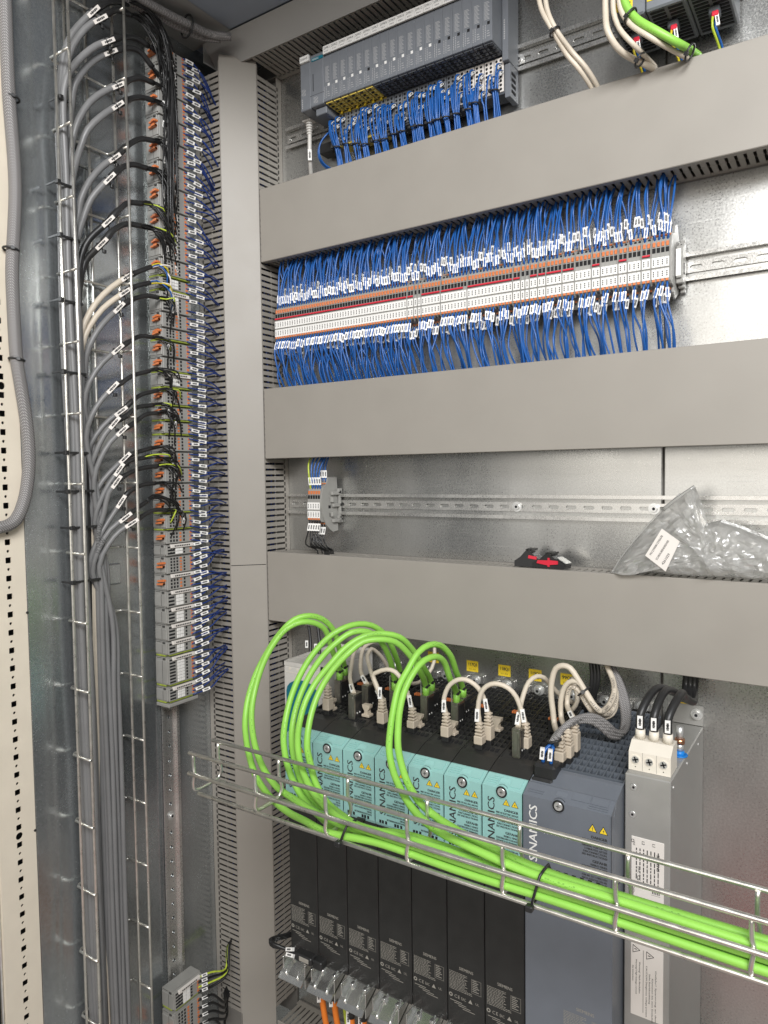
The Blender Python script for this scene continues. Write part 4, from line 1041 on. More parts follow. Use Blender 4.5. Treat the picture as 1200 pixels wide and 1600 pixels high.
# cable ties across the trunk
for i, (xa, xb, py) in enumerate(((92,107,154),(88,113,287),(92,126,371),(93,130,471),(97,135,582),(101,138,707),(103,148,767),(110,155,823),(112,157,907))):
    a, b = atx(xa, py, -.921), atx(xb, py+1, -.921)
    m_ = MB(); c = (a+b)/2; m_.bev(-.9235, -.921, min(a.y,b.y), max(a.y,b.y), c.z-.0016, c.z+.0016, .0004)
    m_.bev(-.9235, -.917, min(a.y,b.y)-.001, min(a.y,b.y)+.005, c.z-.003, c.z+.003, .0006)
    m_.bev(-.944, -.921, min(a.y,b.y)-.0012, min(a.y,b.y), c.z-.0016, c.z+.0016, .0004); m_.bev(-.944, -.921, max(a.y,b.y), max(a.y,b.y)+.0012, c.z-.0016, c.z+.0016, .0004)
    solo('cable_tie', m_, M['black'], f'black cable tie across the cables in the upright tray, {ordw(i+1)} from the top', 'cable tie', 'black cable ties on the upright tray')
# braided cables
pts = [atx(px, py, -.940) for px, py in ((6,-30),(8,0),(10,60),(12,110),(14,150),(18,200),(22,250),(24,300),(22,360),(19,420),(21,480),(23,520),(26,562),(32,600),(40,650),(45,700),(44,745),(37,785),(25,812),(10,822),(-12,826))]
t = thing('braided_cable', 'thick grey braided cable hanging on the cream frame post', 'cable', pts[0])
part('sleeve', MB().tube(spline(pts, .010), .0083, 14), M['braid'], t)
for i, (px, py) in enumerate(((18,154),(17,390),(26,562))):
    c = atx(px, py, -.940); tie(c, (0,.15,1), .0095, ['black cable tie on the braided cable near the roof','black cable tie on the braided cable, middle one on the post','black cable tie on the braided cable fastened into a square hole'][i], .0015)
pts = [(195,-14),(213,-2),(235,10),(255,21),(275,31),(292,39),(312,49),(330,54),(352,56)]
pp = [atz(px, py, 2.101) for px, py in pts]
m_ = MB()
for o in ((0,0,0),(.009,.004,-.003),(-.008,-.003,-.004)):
    m_.tube(spline([p+V(o) for p in pp], .012), .0060, 10)
solo('braided_cable', m_, M['braid'], 'flat grey braided cable bundle lying along the beam below the roof', 'cable')
tie(pp[5]+V((0,0,-.002)), pp[6]-pp[5], .0165, 'black cable tie round the braided bundle below the roof', .0016)
# ------------------------------------------------------------------ drive modules
YFD = -.241; ZFT = 1.0395; ZTB = .9515; ZDB = .728
XD1 = -.3070; PD = .0502
prof_top = [(YFD, ZFT), (-.2225, 1.0478), (-.198, 1.055), (-.012, 1.079)]
def ztop(y):
    for (a, za), (b, zb_) in zip(prof_top, prof_top[1:]):
        if a <= y <= b: return za+(zb_-za)*(y-a)/(b-a)
    return prof_top[-1][1]
def grille(mb, x0, x1, ya, yb, nx_, ny, bar=.0012, depth=.008, drop=.0004):
    for i in range(nx_+1):
        x = x0+(x1-x0)*i/nx_
        mb.prism([(ya, ztop(ya)-drop), (yb, ztop(yb)-drop), (yb, ztop(yb)-depth), (ya, ztop(ya)-depth)], lambda p, q, a: (a, p, q), x-bar/2, x+bar/2)
    for j in range(ny+1):
        y = ya+(yb-ya)*j/ny; z = ztop(y)-drop-.0002
        mb.box(x0, x1, y-bar/2, y+bar/2, z-depth, z)
def tri(mb, c, s, m=0, y=0):
    x, z = c; mb.add([(x-s, y, z), (x+s, y, z), (x, y, z+s*1.75)], [(0,1,2)], m)
def warn(parent, x, z, s, y):
    for q in (0, 1):
        xx = x+q*s*2.9
        m_ = MB(); tri(m_, (xx, z), s*1.25, 1, y-.0001); tri(m_, (xx, z+s*.14), s, 0, y-.0002)
        if q == 0: m_.box(xx-s*.08, xx+s*.08, y-.0003, y-.0002, z+s*.62, z+s*1.25, 1); m_.box(xx-s*.09, xx+s*.09, y-.0003, y-.0002, z+s*.32, z+s*.47, 1)
        else: m_.add([(xx-s*.1, y-.0003, z+s*.95), (xx+s*.22, y-.0003, z+s*1.35), (xx+s*.08, y-.0003, z+s*.98), (xx+s*.25, y-.0003, z+s*.9), (xx-s*.05, y-.0003, z+s*.28), (xx+.02*s, y-.0003, z+s*.76), (xx-s*.2, y-.0003, z+s*.8)], [(0,1,2,3,4,5,6)], 1)
        part('warning_triangle', m_, [M['lab_y'], M['print']], parent)
LINES = ['DANGER', 'RISK OF ELECTRIC SHOCK!', 'HAZARDOUS VOLTAGE', 'PRESENT FOR UP TO', '5 MINUTES AFTER', 'DISCONNECTION.', 'SEE INSTRUCTIONS!', '', 'GEFAHR', 'RISIKO EINES', 'ELEKTRISCHEN SCHLAGES!', 'GEFÄHRLICHE SPANNUNG', 'STEHT NOCH', 'FÜR BIS ZU 5 MINUTEN', 'NACH AUSSCHALTEN AN.', 'SIEHE', 'BETRIEBSANLEITUNG!']
def warn_text(parent, xr, z, y):
    m_ = MB(); k = 1.18
    for l in LINES:
        if l in ('DANGER', 'GEFAHR'): z -= .0036*k; text(m_, l, (xr, y, z), (1,0,0), (0,0,1), .0036*k, 'R', width=None, bold=.00045); z -= .0004
        elif l == '': z -= .0018*k
        else:
            z -= .00275*k; text(m_, l, (xr, y, z), (1,0,0), (0,0,1), .0026*k, 'R', width=min(.0270, glyphs(l)[2]*.0026*k), bold=.00032)
    part('lettering', m_, M['print'], parent)
def rating(parent, x0, x1, z, y, grey=True):
    m_ = MB(); w_ = x1-x0; rr = random.Random(4)
    text(m_, 'SIEMENS', (x0+w_*.34, y, z-.006), (1,0,0), (0,0,1), .0052, width=w_*.40, bold=.0002)
    zz = z-.0115
    for r in range(13):
        x = x0+w_*.06; xe_ = x0+w_*(.60 if r < 11 else .75)-rr.uniform(0, w_*.14)
        while x < xe_:
            L_ = rr.uniform(.0012,.0045); m_.box(x, min(x+L_, xe_), y-.00005, y, zz, zz+.0007); x += L_+.0007
        zz -= .0018
    # frame without its code, approval marks below
    fx0, fx1, fz0, fz1 = x0+w_*.70, x0+w_*.96, z-.0285, z-.0115
    for j in range(7):
        m_.box(fx0+.001, fx1-.002-rr.uniform(0,.004), y-.00005, y, fz0+.002+j*.0022, fz0+.0029+j*.0022)
    for a in (0,1): m_.box(fx0-.0004, fx1+.0004, y-.00005, y, (fz0, fz1)[a]-.0003, (fz0, fz1)[a]); m_.box((fx0, fx1)[a]-.0003, (fx0, fx1)[a], y-.00005, y, fz0, fz1)
    zc = z-.043
    for k in range(10):
        a0, a1 = 2*math.pi*k/10, 2*math.pi*(k+1)/10; c = (x0+w_*.10, zc+.0022)
        m_.add([(c[0]+.0026*math.cos(a0), y, c[1]+.0026*math.sin(a0)), (c[0]+.0026*math.cos(a1), y, c[1]+.0026*math.sin(a1)), (c[0]+.0013*math.cos(a1), y, c[1]+.0013*math.sin(a1)), (c[0]+.0013*math.cos(a0), y, c[1]+.0013*math.sin(a0))], [(0,1,2,3)])
    text(m_, 'C', (x0+w_*.20, y, zc), (1,0,0), (0,0,1), .0058); text(m_, 'E', (x0+w_*.30, y, zc), (1,0,0), (0,0,1), .0058); text(m_, 'EAC', (x0+w_*.40, y, zc), (1,0,0), (0,0,1), .0052, width=w_*.13)
    m_.add([(x0+w_*.60, y, zc), (x0+w_*.72, y, zc), (x0+w_*.66, y, zc+.005)], [(0,1,2)])
    text(m_, 'UL', (x0+w_*.80, y, zc+.001), (1,0,0), (0,0,1), .004)
    zz = zc-.0045
    for r in range(4):
        m_.box(x0+w_*(.08+.12*r), x0+w_*(.42+.12*r), y-.00005, y, zz, zz+.0007); zz -= .0022
    part('rating_print', m_, M['gprint'], parent)
def drive(i, x0, x1, teal, label):
    t = thing('drive_module', label, 'drive', ((x0+x1)/2, YFD, ZDB), 'drive modules in a row')
    X0_, X1_ = x0+.0005, x1-.0005
    body = M['drive'] if teal else M['slate']; cov = M['teal'] if teal else M['slate']
    m_ = MB()
    m_.bev(X0_, X1_, YFD+.004, -.012, ZDB, ZTB+.002, .001)            # lower body
    m_.prism([(YFD+.010, ZTB), (YFD+.010, ZFT-.006), (-.2225, 1.0472), (-.198, 1.0546), (-.192, 1.0554), (-.192, 1.030), (-.012, 1.052), (-.012, ZTB)], lambda p, q, a: (a, p, q), X0_, X1_)
    g = .0016
    for xa, xb in ((X0_, X0_+g), (X1_-g, X1_)):
        m_.prism([(-.192, 1.030), (-.192, 1.0556), (-.012, 1.079), (-.012, 1.052)], lambda p, q, a: (a, p, q), xa, xb)
    m_.box(X0_, X1_, -.0135, -.012, 1.05, 1.079)
    part('body', m_, body, t)
    # top with grille
    m_ = MB(); nx_ = 6 if teal else 12
    if teal:
        m_.prism([(-.192, 1.0545), (-.172, ztop(-.172)), (-.172, ztop(-.172)-.003), (-.192, 1.0515)], lambda p, q, a: (a, p, q), X0_+g, X1_-g)
        grille(m_, X0_+g, X1_-g, -.172, -.0135, nx_, 14, .0015)
    else: grille(m_, X0_+g, X1_-g, -.186, -.0135, nx_, 13, .0017, .010)
    part('top_grille', m_, M['drive'] if teal else M['slatedk'], t, 'stuff')
    if teal:
        m_ = MB()
        for q in range(6):
            xx = X0_+.009+q*.0062; m_.prism([(-.184, ztop(-.184)+.0003), (-.177, ztop(-.177)+.0003), (-.177, ztop(-.177)-.002), (-.184, ztop(-.184)-.002)], lambda p, q_, a: (a, p, q_), xx, xx+.0036)
        part('front_vent', m_, M['hole'], t, 'stuff')
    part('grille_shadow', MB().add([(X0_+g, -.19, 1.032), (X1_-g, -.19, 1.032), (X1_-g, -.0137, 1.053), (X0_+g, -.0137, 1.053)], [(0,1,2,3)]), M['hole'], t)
    # front cover
    c = thing_part = MB()
    W = X1_-X0_
    P = [(YFD, ZTB+.004), (YFD, ZFT), (-.2235, 1.0476), (-.2215, 1.0476), (-.2215, 1.03), (YFD+.012, ZTB), (YFD+.002, ZTB)]
    c.prism(P, lambda p, q, a: (a, p, q), X0_+.0002, X1_-.0002)
    sx = X0_+W*.50 if teal else X0_+W*.42
    # boss around the screw, raised pads on the chamfer
    def onch(u, x, h=0):
        y = YFD+(-.2235-YFD)*u; z = ZFT+(1.0476-ZFT)*u
        n = V((0, -(1.0476-ZFT), (-.2235-YFD))).normalized(); n = V((0, n.y, abs(n.z)))
        return V((x, y, z))+n*h
    zs = ZFT-.0035
    for rr_, a_, b_ in ((.0078, -.0006, .0012),):
        c.cyl((sx, YFD+.003, zs), (sx, YFD-.0012, zs), rr_, 20)
        c.add([(sx-rr_, YFD-.0012, zs), (sx+rr_, YFD-.0012, zs)]+[tuple(onch(.75, sx+rr_*.75, .0012)), tuple(onch(.75, sx-rr_*.75, .0012))], [(0,1,2,3)])
    for xa, xb, ua, ub in (((.07,.36,.30,.38),(.07,.36,.46,.54),(.07,.36,.62,.70),(.66,.92,.25,.92),(.20,.42,.78,.98)) if teal else ((.04,.22,.30,.36),(.04,.22,.46,.52),(.54,.74,.42,.94),(.755,.94,.42,.94),(.74,.95,.12,.20),(.74,.95,.27,.33))):
        a, b, c_, d = [onch(u, X0_+W*x, .0002) for x, u in ((xa,ua),(xb,ua),(xb,ub),(xa,ub))]
        n = (onch(.5, 0, .001)-onch(.5, 0, 0))
        c.add([a-n, b-n, c_-n, d-n, a+n*.6, b+n*.6, c_+n*.6, d+n*.6], [(4,5,6,7),(0,1,5,4),(1,2,6,5),(2,3,7,6),(3,0,4,7)])
    # edge bead
    c.bev(X1_-.0012, X1_-.0002, YFD-.0006, YFD+.002, ZTB+.006, ZFT-.001, .0003); c.bev(X0_+.0002, X0_+.0012, YFD-.0006, YFD+.002, ZTB+.006, ZFT-.001, .0003)
    fc = part('front_cover', c, cov, t)
    m_ = MB()
    nn = 6 if teal else 9
    for q in range(nn):
        xx = X0_+W*(.10+.80*(q+.3)/nn) if not teal else X0_+W*((.12,.20,.30,.58,.66,.76)[q])
        m_.box(xx, xx+(.0030 if teal else .0042), YFD-.0002, YFD+.002, ZTB+.0045+(0 if teal else .004), ZTB+.0085+(0 if teal else .003))
    part('vent_notch', m_, M['hole'], fc)
    m_ = MB(); m_.cyl((sx, YFD-.0008, zs), (sx, YFD-.0015, zs), .0068, 20, 1); m_.cyl((sx, YFD-.0012, zs), (sx, YFD-.0026, zs), .0052, 20, 0, .0044)
    m_.box(sx-.0022, sx+.0022, YFD-.0027, YFD-.0026, zs-.0003, zs+.0003, 1); m_.box(sx-.0003, sx+.0003, YFD-.0027, YFD-.0026, zs-.0022, zs+.0022, 1)
    part('cover_screw', m_, [M['steel'], M['hole']], fc)
    m_ = MB(); h = .0125 if teal else .0135
    text(m_, 'SINAMICS', (X0_+(.0155 if teal else .0165), YFD-.0003, ZTB+.0155 if teal else ZTB+.014), (0,0,1), (-1,0,0), h, width=.060 if teal else .064, bold=.0004)
    part('lettering', m_, M['print'] if teal else M['white'], fc)
    warn(fc, X0_+W*.61 if teal else X1_-.020, ZFT-(.0185 if teal else .0225), .0036 if teal else .0040, YFD-.0002)
    warn_text(fc, X0_+W*.90 if teal else X1_-.0045, ZFT-(.0215 if teal else .0255), YFD-.0002)
    rating(t, X0_ if teal else X1_-.056, X1_-.002 if teal else X1_-.006, .807 if teal else .815, YFD+.0037)
    # mounting lugs with hex bolts
    for xb_ in ([(x0+x1)/2+.0035] if teal else [x0+.024, x1-.026]):
        m_ = MB(); m_.bev(xb_-.012, xb_+.012, -.005, -.0008, 1.079, 1.0915, .001); m_.bev(xb_-.021, xb_-.0125, -.014, -.001, 1.079, 1.0895, .0008); part('mounting_lug', m_, M['rail'], t)
        m_ = MB(); screw(m_, (xb_, -.005, 1.085), (0,-1,0), .0058, .0075); part('bolt', m_, [M['steel'], M['hole']], t)
    return t
lbs = ['first from the corner duct', 'second from the corner duct', 'third from the corner duct', 'fourth in the row', 'third from the slate drive', 'second from the slate drive', 'next to the slate drive']
for k in range(7):
    drive(k, XD1-PD*(7-k), XD1-PD*(6-k), True, f'black drive module with teal front cover, {lbs[k]}')
drive(7, XD1, -.2075, False, 'wide slate grey drive module between the teal ones and the line filter')
# black clips on the side of the wide drive
# yellow labels on the plate
labs = [('116Q1', 677, 1027), ('117Q1', 738, 1041), ('118Q1', 788, 1048), ('119Q1', 836, 1055), ('99Q1', 886, 1062)]
for n_, px, py in labs:
    p = at(px, py, -.0006)
    t = thing('equipment_label', f'yellow sticker reading {n_} on the back panel above the drives', 'sticker', p, 'yellow stickers above the drives')
    part('sticker', MB().bev(p.x-.0098, p.x+.0098, -.0007, -.0001, p.z-.0085, p.z+.0085, .0002), M['lab_y'], t)
    m_ = MB(); text(m_, n_, (p.x-.0075, -.0008, p.z+.0005), (1,0,0), (0,0,1), .0068, width=.0150, bold=.0004); text(m_, 'E15 - E16', (p.x-.0055, -.0008, p.z-.0055), (1,0,0), (0,0,1), .003, width=.011); part('lettering', m_, M['print'], t)
p = at(1077, 1097, -.0006); solo('equipment_label', MB().bev(p.x-.012, p.x+.003, -.0007, -.0001, p.z-.004, p.z+.008, .0002), M['lab_y'], 'yellow sticker half hidden behind the black filter cables', 'sticker', 'yellow stickers above the drives')
# ------------------------------------------------------------------ line filter
YL = -.197; XL0, XL1, ZL = -.2062, -.1585, 1.0702
t = thing('line_filter', 'tall grey metal line filter box with two white data plates', 'line filter', ((XL0+XL1)/2, YL, .65))
m_ = MB(); m_.bev(XL0, XL1, YL, -.002, .60, ZL, .0012); part('case', m_, M['filter'], t)
m_ = MB(); m_.bev(XL0+.004, XL1, -.0022, -.0005, ZL, ZL+.0265, .0008); part('mounting_flange', m_, M['filter'], t)
m_ = MB(); screw(m_, (-.1665, -.0025, ZL+.0155), (0,-1,0), .0055, .006); part('bolt', m_, [M['steel'], M['hole']], t)
for (x, z) in ((XL0+.0095, ZL-.014), (XL0+.0085, ZL-.0445)):
    m_ = MB(); m_.cyl((x, YL, z), (x, YL-.0008, z), .0040, 16, 0, .0034); m_.cyl((x, YL-.0008, z), (x, YL-.0010, z), .0014, 10, 1); part('rivet', m_, [M['steel'], M['hole']], t)
m_ = MB()
for y in (-.185, -.11, -.04):
    for z in (ZL-.01,): m_.cyl((XL1, y, z), (XL1+.0008, y, z), .0018, 10)
part('side_rivet', m_, M['steel'], t)
def plate(z0, z1, nm):
    m_ = MB(); m_.bev(XL0+.0075, XL1-.006, YL-.0006, YL+.0005, z0, z1, .0004); return part(nm, m_, M['plateW'], t)
pz0, pz1 = at(1010, 1404, YL).z, at(990, 1306, YL).z
d1 = plate(pz0-.002, pz1, 'data_plate')
m_ = MB(); xr_ = XL1-.009
def vtext(s, x, z, size, width=None, bold=0): text(m_, s, (x, YL-.0007, z), (0,0,-1), (1,0,0), size, width=width, bold=bold)
vtext('SIEMENS', xr_-.0045, pz1-.014, .0042, .018, .0003)
for s, dx, z in (('L1', .009, .003), ('L2', .020, .003), ('L3', .031, .003), ('LINE', .039, .003)): 
    if dx < .032: vtext(s, xr_-dx, pz1-z, .0042, bold=.0002)
vtext('LINE', XL0+.0095, pz1-.004, .0030); vtext('LOAD', XL0+.0095, pz0+.012, .0030)
rr = random.Random(8)
for c in range(7):
    x = XL0+.0125+c*.0038; z = pz1-.012
    while z > pz0+.022-.002*c:
        L_ = rr.uniform(.002,.006); m_.box(x, x+.0011, YL-.00075, YL-.0006, z-L_, z); z -= L_+.0012
vtext('CE', XL0+.014, pz0+.024, .005, bold=.0003); vtext('EAC', XL0+.0145, pz0+.034, .0042)
m_.box(xr_-.010, xr_-.0005, YL-.00075, YL-.0006, pz0+.006, pz0+.0062); m_.box(xr_-.010, xr_-.0005, YL-.00075, YL-.0006, pz0+.017, pz0+.0172)
for q in range(5): m_.box(xr_-.009+q*.0017, xr_-.0081+q*.0017, YL-.00075, YL-.0006, pz0+.0075, pz0+.0155-rr.uniform(0,.003))
part('lettering', m_, M['print'], d1)
qz0, qz1 = at(1010, 1588, YL).z-.003, at(992, 1472, YL).z
d2 = plate(qz0, qz1, 'warning_plate')
m_ = MB()
for cx, cz in ((XL0+.012, qz1-.007), (XL0+.0265, qz1-.010)):
    s = .0042
    for (a, b) in (((cx-.002, cz+s), (cx-.002, cz-s)), ((cx-.002, cz-s), (cx+.0055, cz)), ((cx+.0055, cz), (cx-.002, cz+s))):
        m_.tube([(a[0], YL-.0008, a[1]), (b[0], YL-.0008, b[1])], .0003, 4)
    m_.box(cx-.0006, cx+.002, YL-.0008, YL-.0006, cz-.0004, cz+.0004)
m_.box(XL0+.0208, XL0+.0212, YL-.0008, YL-.0006, qz0+.006, qz1-.006)
for s, x, z, wd in (('Warnung!  Nach Abschalten', .0165, .020, .036), ('Gefahr! Spannung an den', .0335, .024, .058), ('Klemmen bis zum Entladen', .0300, .034, .050), ('Siehe Betriebsanleitung', .0270, .030, .034), ('CAUTION Dangerous voltage present', .0238, .022, .058), ('Warning! High leakage current', .0130, .018, .040), ('See instructions', .0095, .026, .018)):
    vtext(s, XL0+x, qz1-z, .0022, wd, .0001)
part('lettering', m_, M['print'], d2)
# terminal on the filter
YT0 = -.185; XK0, XK1 = XL0+.0010, XL1-.0025
K = [V((0,YT0,ZL+.0002)), V((0,YT0,ZL+.021)), V((0,YT0+.013,ZL+.030)), V((0,YT0+.032,ZL+.030)), V((0,YT0+.032,ZL+.0002))]
kb = MB(); kb.prism([(p.y, p.z) for p in K], lambda p, q, a: (a, p, q), XK0, XK1)
kt = part('terminal_body', kb, M['ivory'], t)
pk = (XK1-XK0)/3
for q in range(3):
    cx = XK0+pk*(q+.5)
    m_ = MB(); m_.cyl((cx, YT0+.0005, ZL+.0125), (cx, YT0-.0008, ZL+.0125), .0050, 18, 0); m_.cyl((cx, YT0-.0008, ZL+.0125), (cx, YT0-.0012, ZL+.0125), .0040, 16, 1)
    m_.obox((cx, YT0-.0013, ZL+.0125), V((.0030,0,.0010)), V((0,.0001,0)), V((-.0003,0,.0007)), 2); m_.obox((cx, YT0-.0013, ZL+.0125), V((-.0010,0,.0030)), V((0,.0001,0)), V((.0007,0,.0003)), 2)
    part('clamp_screw', m_, [M['ivory'], M['steel'], M['hole']], kt)
    if q: part('groove', MB().box(cx-pk/2-.0002, cx-pk/2+.0002, YT0-.0002, YT0+.001, ZL+.001, ZL+.021), M['gprint'], kt)
    m_ = MB(); m_.cyl((cx, YT0-.0001, ZL+.0045), (cx, YT0-.0004, ZL+.0045), .0006, 8); part('test_hole', m_, M['print'], kt)
# three black cables into the filter terminal
ends = [(1019, 1160), (1040, 1165), (1063, 1170)]
paths = [[(1008,1152),(1014,1125),(1024,1100),(1040,1080),(1050,1078)], [(1029,1156),(1032,1128),(1040,1100),(1050,1082),(1058,1080)], [(1050,1160),(1048,1130),(1047,1105),(1050,1086),(1060,1080)]]
for q in range(3):
    cx = XK0+pk*(q+.5); b = V((cx, YT0+.021, ZL+.0305))
    t2 = thing('power_cable', f'black power cable with white marker plugged into the line filter, {ordw(q+1)} from the drives', 'cable', b, 'black power cables of the line filter')
    m_ = MB(); m_.cyl(b, b+V((0,0,.010)), .0056, 16, 0, .0052); part('ferrule_collar', m_, M['ivory'], t2)
    ax = at(1062, 1083, -.10)+V((.006*(q-1), 0, -.002*q))
    e1 = at(1074, 1094, -.055); e2 = at(1078, 1075, -.035)+V((.005*(q-1),0,0)); e3 = V((e2.x+.002, -.032, DZ[2][0]+.01))
    pts = spline([b+V((0,0,.008)), b+V((0,0,.026)), (b+V((0,0,.035))+ax)*.5+V((-.002 if q < 2 else .004, 0, .012)), ax, (ax+e2)/2+V((.004,0,-.010)), e2, e3], .005)
    part('sheath', MB().tube(pts, .0046, 12), M['bcable'], t2)
    mm = marker_mb(b+V((.0005,-.0048,.012)), V((0,0.02,1)), fcam(b), .014, .0028, .0008)
    part('cable_marker', mm, [M['white'], M['print']], t2)
# earth stud with blue cap behind
b = at(1062, 1165, -.115); b.z = ZL
t2 = thing('earth_connection', 'brass and copper earth bolt with blue cap on top of the line filter', 'earth bolt', b)
m_ = MB(); m_.cyl(b, b+V((0,0,.006)), .0062, 12, 0, .005); m_.cyl(b, b+V((0,0,.0015)), .009, 14); part('insulator', m_, M['bluepl'], t2)
m_ = MB(); m_.cyl(b+V((0,0,.006)), b+V((0,0,.014)), .0048, 6); m_.cyl(b+V((0,0,.020)), b+V((0,0,.034)), .0044, 6); part('stud', m_, M['steel'], t2)
m_ = MB(); m_.cyl(b+V((0,0,.0142)), b+V((0,0,.0198)), .0056, 16); part('copper_washer', m_, M['copper'], t2)
# ------------------------------------------------------------------ plugs and cables on the drives
def topat(px, py):
    y = -.12
    for _ in range(30):
        p = atz(px, py, ztop(y)); y = max(-.24, min(-.013, p.y))
    return V((p.x, y, ztop(y)))
def hood(t, b, h=.036, back=.020, w_=.0105, mat_='hood'):
    m_ = MB(); m_.bev(b.x-w_/2, b.x+w_/2, b.y, b.y+.0035, b.z, b.z+h, .0006); m_.bev(b.x-w_*.28, b.x+w_*.28, b.y-.0006, b.y+.001, b.z+.004, b.z+h-.004, .0005); m_.bev(b.x-w_/2, b.x+w_/2, b.y+.0035, b.y+back, b.z+h-.0035, b.z+h, .0005); m_.bev(b.x-w_*.38, b.x+w_*.38, b.y+.001, b.y+.006, b.z-.0035, b.z, .0004)
    part('metal_hood', m_, M[mat_], t)
    m_ = MB(); m_.bev(b.x-w_/2+.0005, b.x+w_/2, b.y+.0036, b.y+back, b.z-.001, b.z+h-.0036, .0008); part('plug_body', m_, M['black'], t)
    m_ = MB()
    for q in range(2): m_.cyl((b.x+w_/2, b.y+.007+q*.006, b.z+.008), (b.x+w_/2+.0003, b.y+.007+q*.006, b.z+.008), .0012, 8)
    part('pin_mark', m_, M['white'], t)
GC = [ # plug base px, plug top px, loop points, label
 ((535,1090),(535,1054),[(530,1013),(520,983),(503,967),(483,962),(460,968),(437,990),(417,1020),(400,1053),(388,1090),(383,1127),(385,1157),(390,1183),(400,1213),(420,1243),(447,1267),(477,1283),(510,1300)], 'outer of two wide loops by the corner duct'),
 ((527,1098),(527,1061),[(518,1013),(507,983),(490,973),(470,972),(447,983),(427,1007),(410,1040),(398,1080),(393,1113),(395,1147),(402,1177),(413,1203),(433,1230),(467,1253),(500,1273),(537,1290)], 'inner of two wide loops by the corner duct'),
 ((622,1098),(622,1063),[(615,1017),(600,990),(580,977),(560,975),(540,980),(517,993),(493,1017),(473,1047),(457,1083),(447,1120),(443,1153),(447,1187),(457,1217),(473,1247),(497,1273),(525,1293)], 'outermost of the four close loops'),
 ((613,1112),(613,1077),[(608,1027),(593,1000),(573,987),(550,988),(527,1003),(503,1027),(483,1057),(468,1090),(458,1127),(456,1157),(460,1187),(470,1220),(487,1250),(510,1277),(540,1300)], 'second of the four close loops'),
 ((671,1112),(671,1078),[(660,1040),(643,1013),(623,995),(593,990),(567,995),(540,1012),(517,1037),(493,1067),(477,1097),(468,1130),(465,1157),(468,1187),(478,1217),(493,1243),(517,1267),(547,1287)], 'third of the four close loops'),
 ((662,1126),(662,1085),[(655,1047),(637,1020),(617,1003),(593,999),(567,1003),(547,1018),(523,1043),(503,1073),(490,1103),(482,1137),(480,1167),(485,1193),(493,1223),(510,1253),(533,1273),(560,1290)], 'innermost of the four close loops'),
 ((720,1122),(720,1088),[(713,1050),(703,1023),(687,1008),(670,1008),(653,1020),(637,1047),(623,1073),(615,1107),(610,1140),(608,1170),(613,1200),(623,1227),(640,1257),(660,1280),(687,1300),(720,1317)], 'outer one of the two loops above the middle drives'),
 ((710,1137),(710,1096),[(703,1060),(693,1033),(680,1026),(663,1032),(647,1050),(633,1077),(625,1107),(622,1137),(622,1167),(627,1193),(637,1223),(653,1250),(677,1273),(707,1293),(743,1313)], 'inner one of the two loops above the middle drives'),
]
slots = [(-.3985,1.0273),(-.3895,1.0273),(-.3805,1.0273),(-.3715,1.0275),(-.3985,1.0360),(-.3895,1.0358),(-.3980,1.0445),(-.3885,1.0443)]
slots = [slots[k] for k in (0, 1, 2, 3, 4, 5, 6, 7)]
for i, (pb, pt, loop, lb) in enumerate(GC):
    b = topat(*pb); zt = at(*pt, b.y+.006).z
    t = thing('green_cable', f'green cable looping into the tray, {lb}', 'cable', b, 'green cables looping from the drives into the tray')
    hood(t, b, max(.028, zt-b.z))
    s = V((b.x, b.y+.007, zt)); n = len(loop)
    pts = [s, s+V((0,0,.010))]
    Y1 = -.375
    for k, (px, py) in enumerate(loop):
        u = (k+1)/n; y = s.y+(slots[i][0]+.004-s.y)*(u**.75)
        pts.append(at(px, py, y))
    pts = [p for k, p in enumerate(pts) if k != 1] if (pts[1]-pts[2]).length < .012 else pts
    x = pts[-1].x+.07
    pts.append(V((x, slots[i][0], slots[i][1]+.001)))
    while x < .22: x += .09; pts.append(V((x, slots[i][0]+.0006*math.sin(x*31+i*2), slots[i][1]+.0007*math.sin(x*23+i))))
    sp_ = spline(pts, .007); part('sheath', MB().tube(sp_, .0040, 12), M['green'], t)
    m_ = MB(); rg = random.Random(40+i); s_ = .12+.03*(i % 3)
    for q in range(4):
        path_text(m_, sp_, .0040, ''.join(rg.choice('-=_.') for _ in range(16)), .0036, s_+q*.14)
    part('print', m_, M['greenp'], t)
    m_ = MB(); m_.cyl(s+V((0,0,-.001)), s+V((0,0,.012)), .0051, 12, 0, .0047); part('strain_boot', m_, M['green'], t)
    m_ = MB(); m_.torus(s+V((0,0,.013)), V((1,0,0)), V((0,1,0)), .0050, .0012, n=12); m_.bev(s.x+.002, s.x+.006, s.y-.006, s.y-.003, s.z+.0108, s.z+.0150, .0006); part('tie', m_, M['black'], t)
    m_ = MB(); m_.bev(s.x-.0068, s.x-.0056, s.y-.004, s.y-.001, s.z-.002, s.z+.020, .0003); part('marker_carrier', m_, M['film'], t)
for (px, py, lb) in ((548,1312,'black cable tie round the green cables in the tray, near the loops'), (845,1393,'black cable tie round the green cables in the tray, in front of the slate drive')):
    c = at(px, py, -.392); m_ = MB()
    s_ = 1.0 if px > 700 else .62
    ring = [(-.4045,1.0205),(-.4050,1.034),(-.4040,1.0495),(-.395,1.0505),(-.383,1.0495),(-.366,1.034),(-.3655,1.0225),(-.385,1.0200),(-.4045,1.0205)]
    m_.tube([V((c.x+.004*(z-1.035)/.015, y, 1.0205+(z-1.0205)*s_)) for y, z in ring], .0014, 6, 0, False); m_.bev(c.x-.008, c.x-.001, -.411, -.404, 1.0165, 1.0225, .0012)
    solo('cable_tie', m_, M['black'], lb, 'cable tie', 'black cable ties in the front tray')
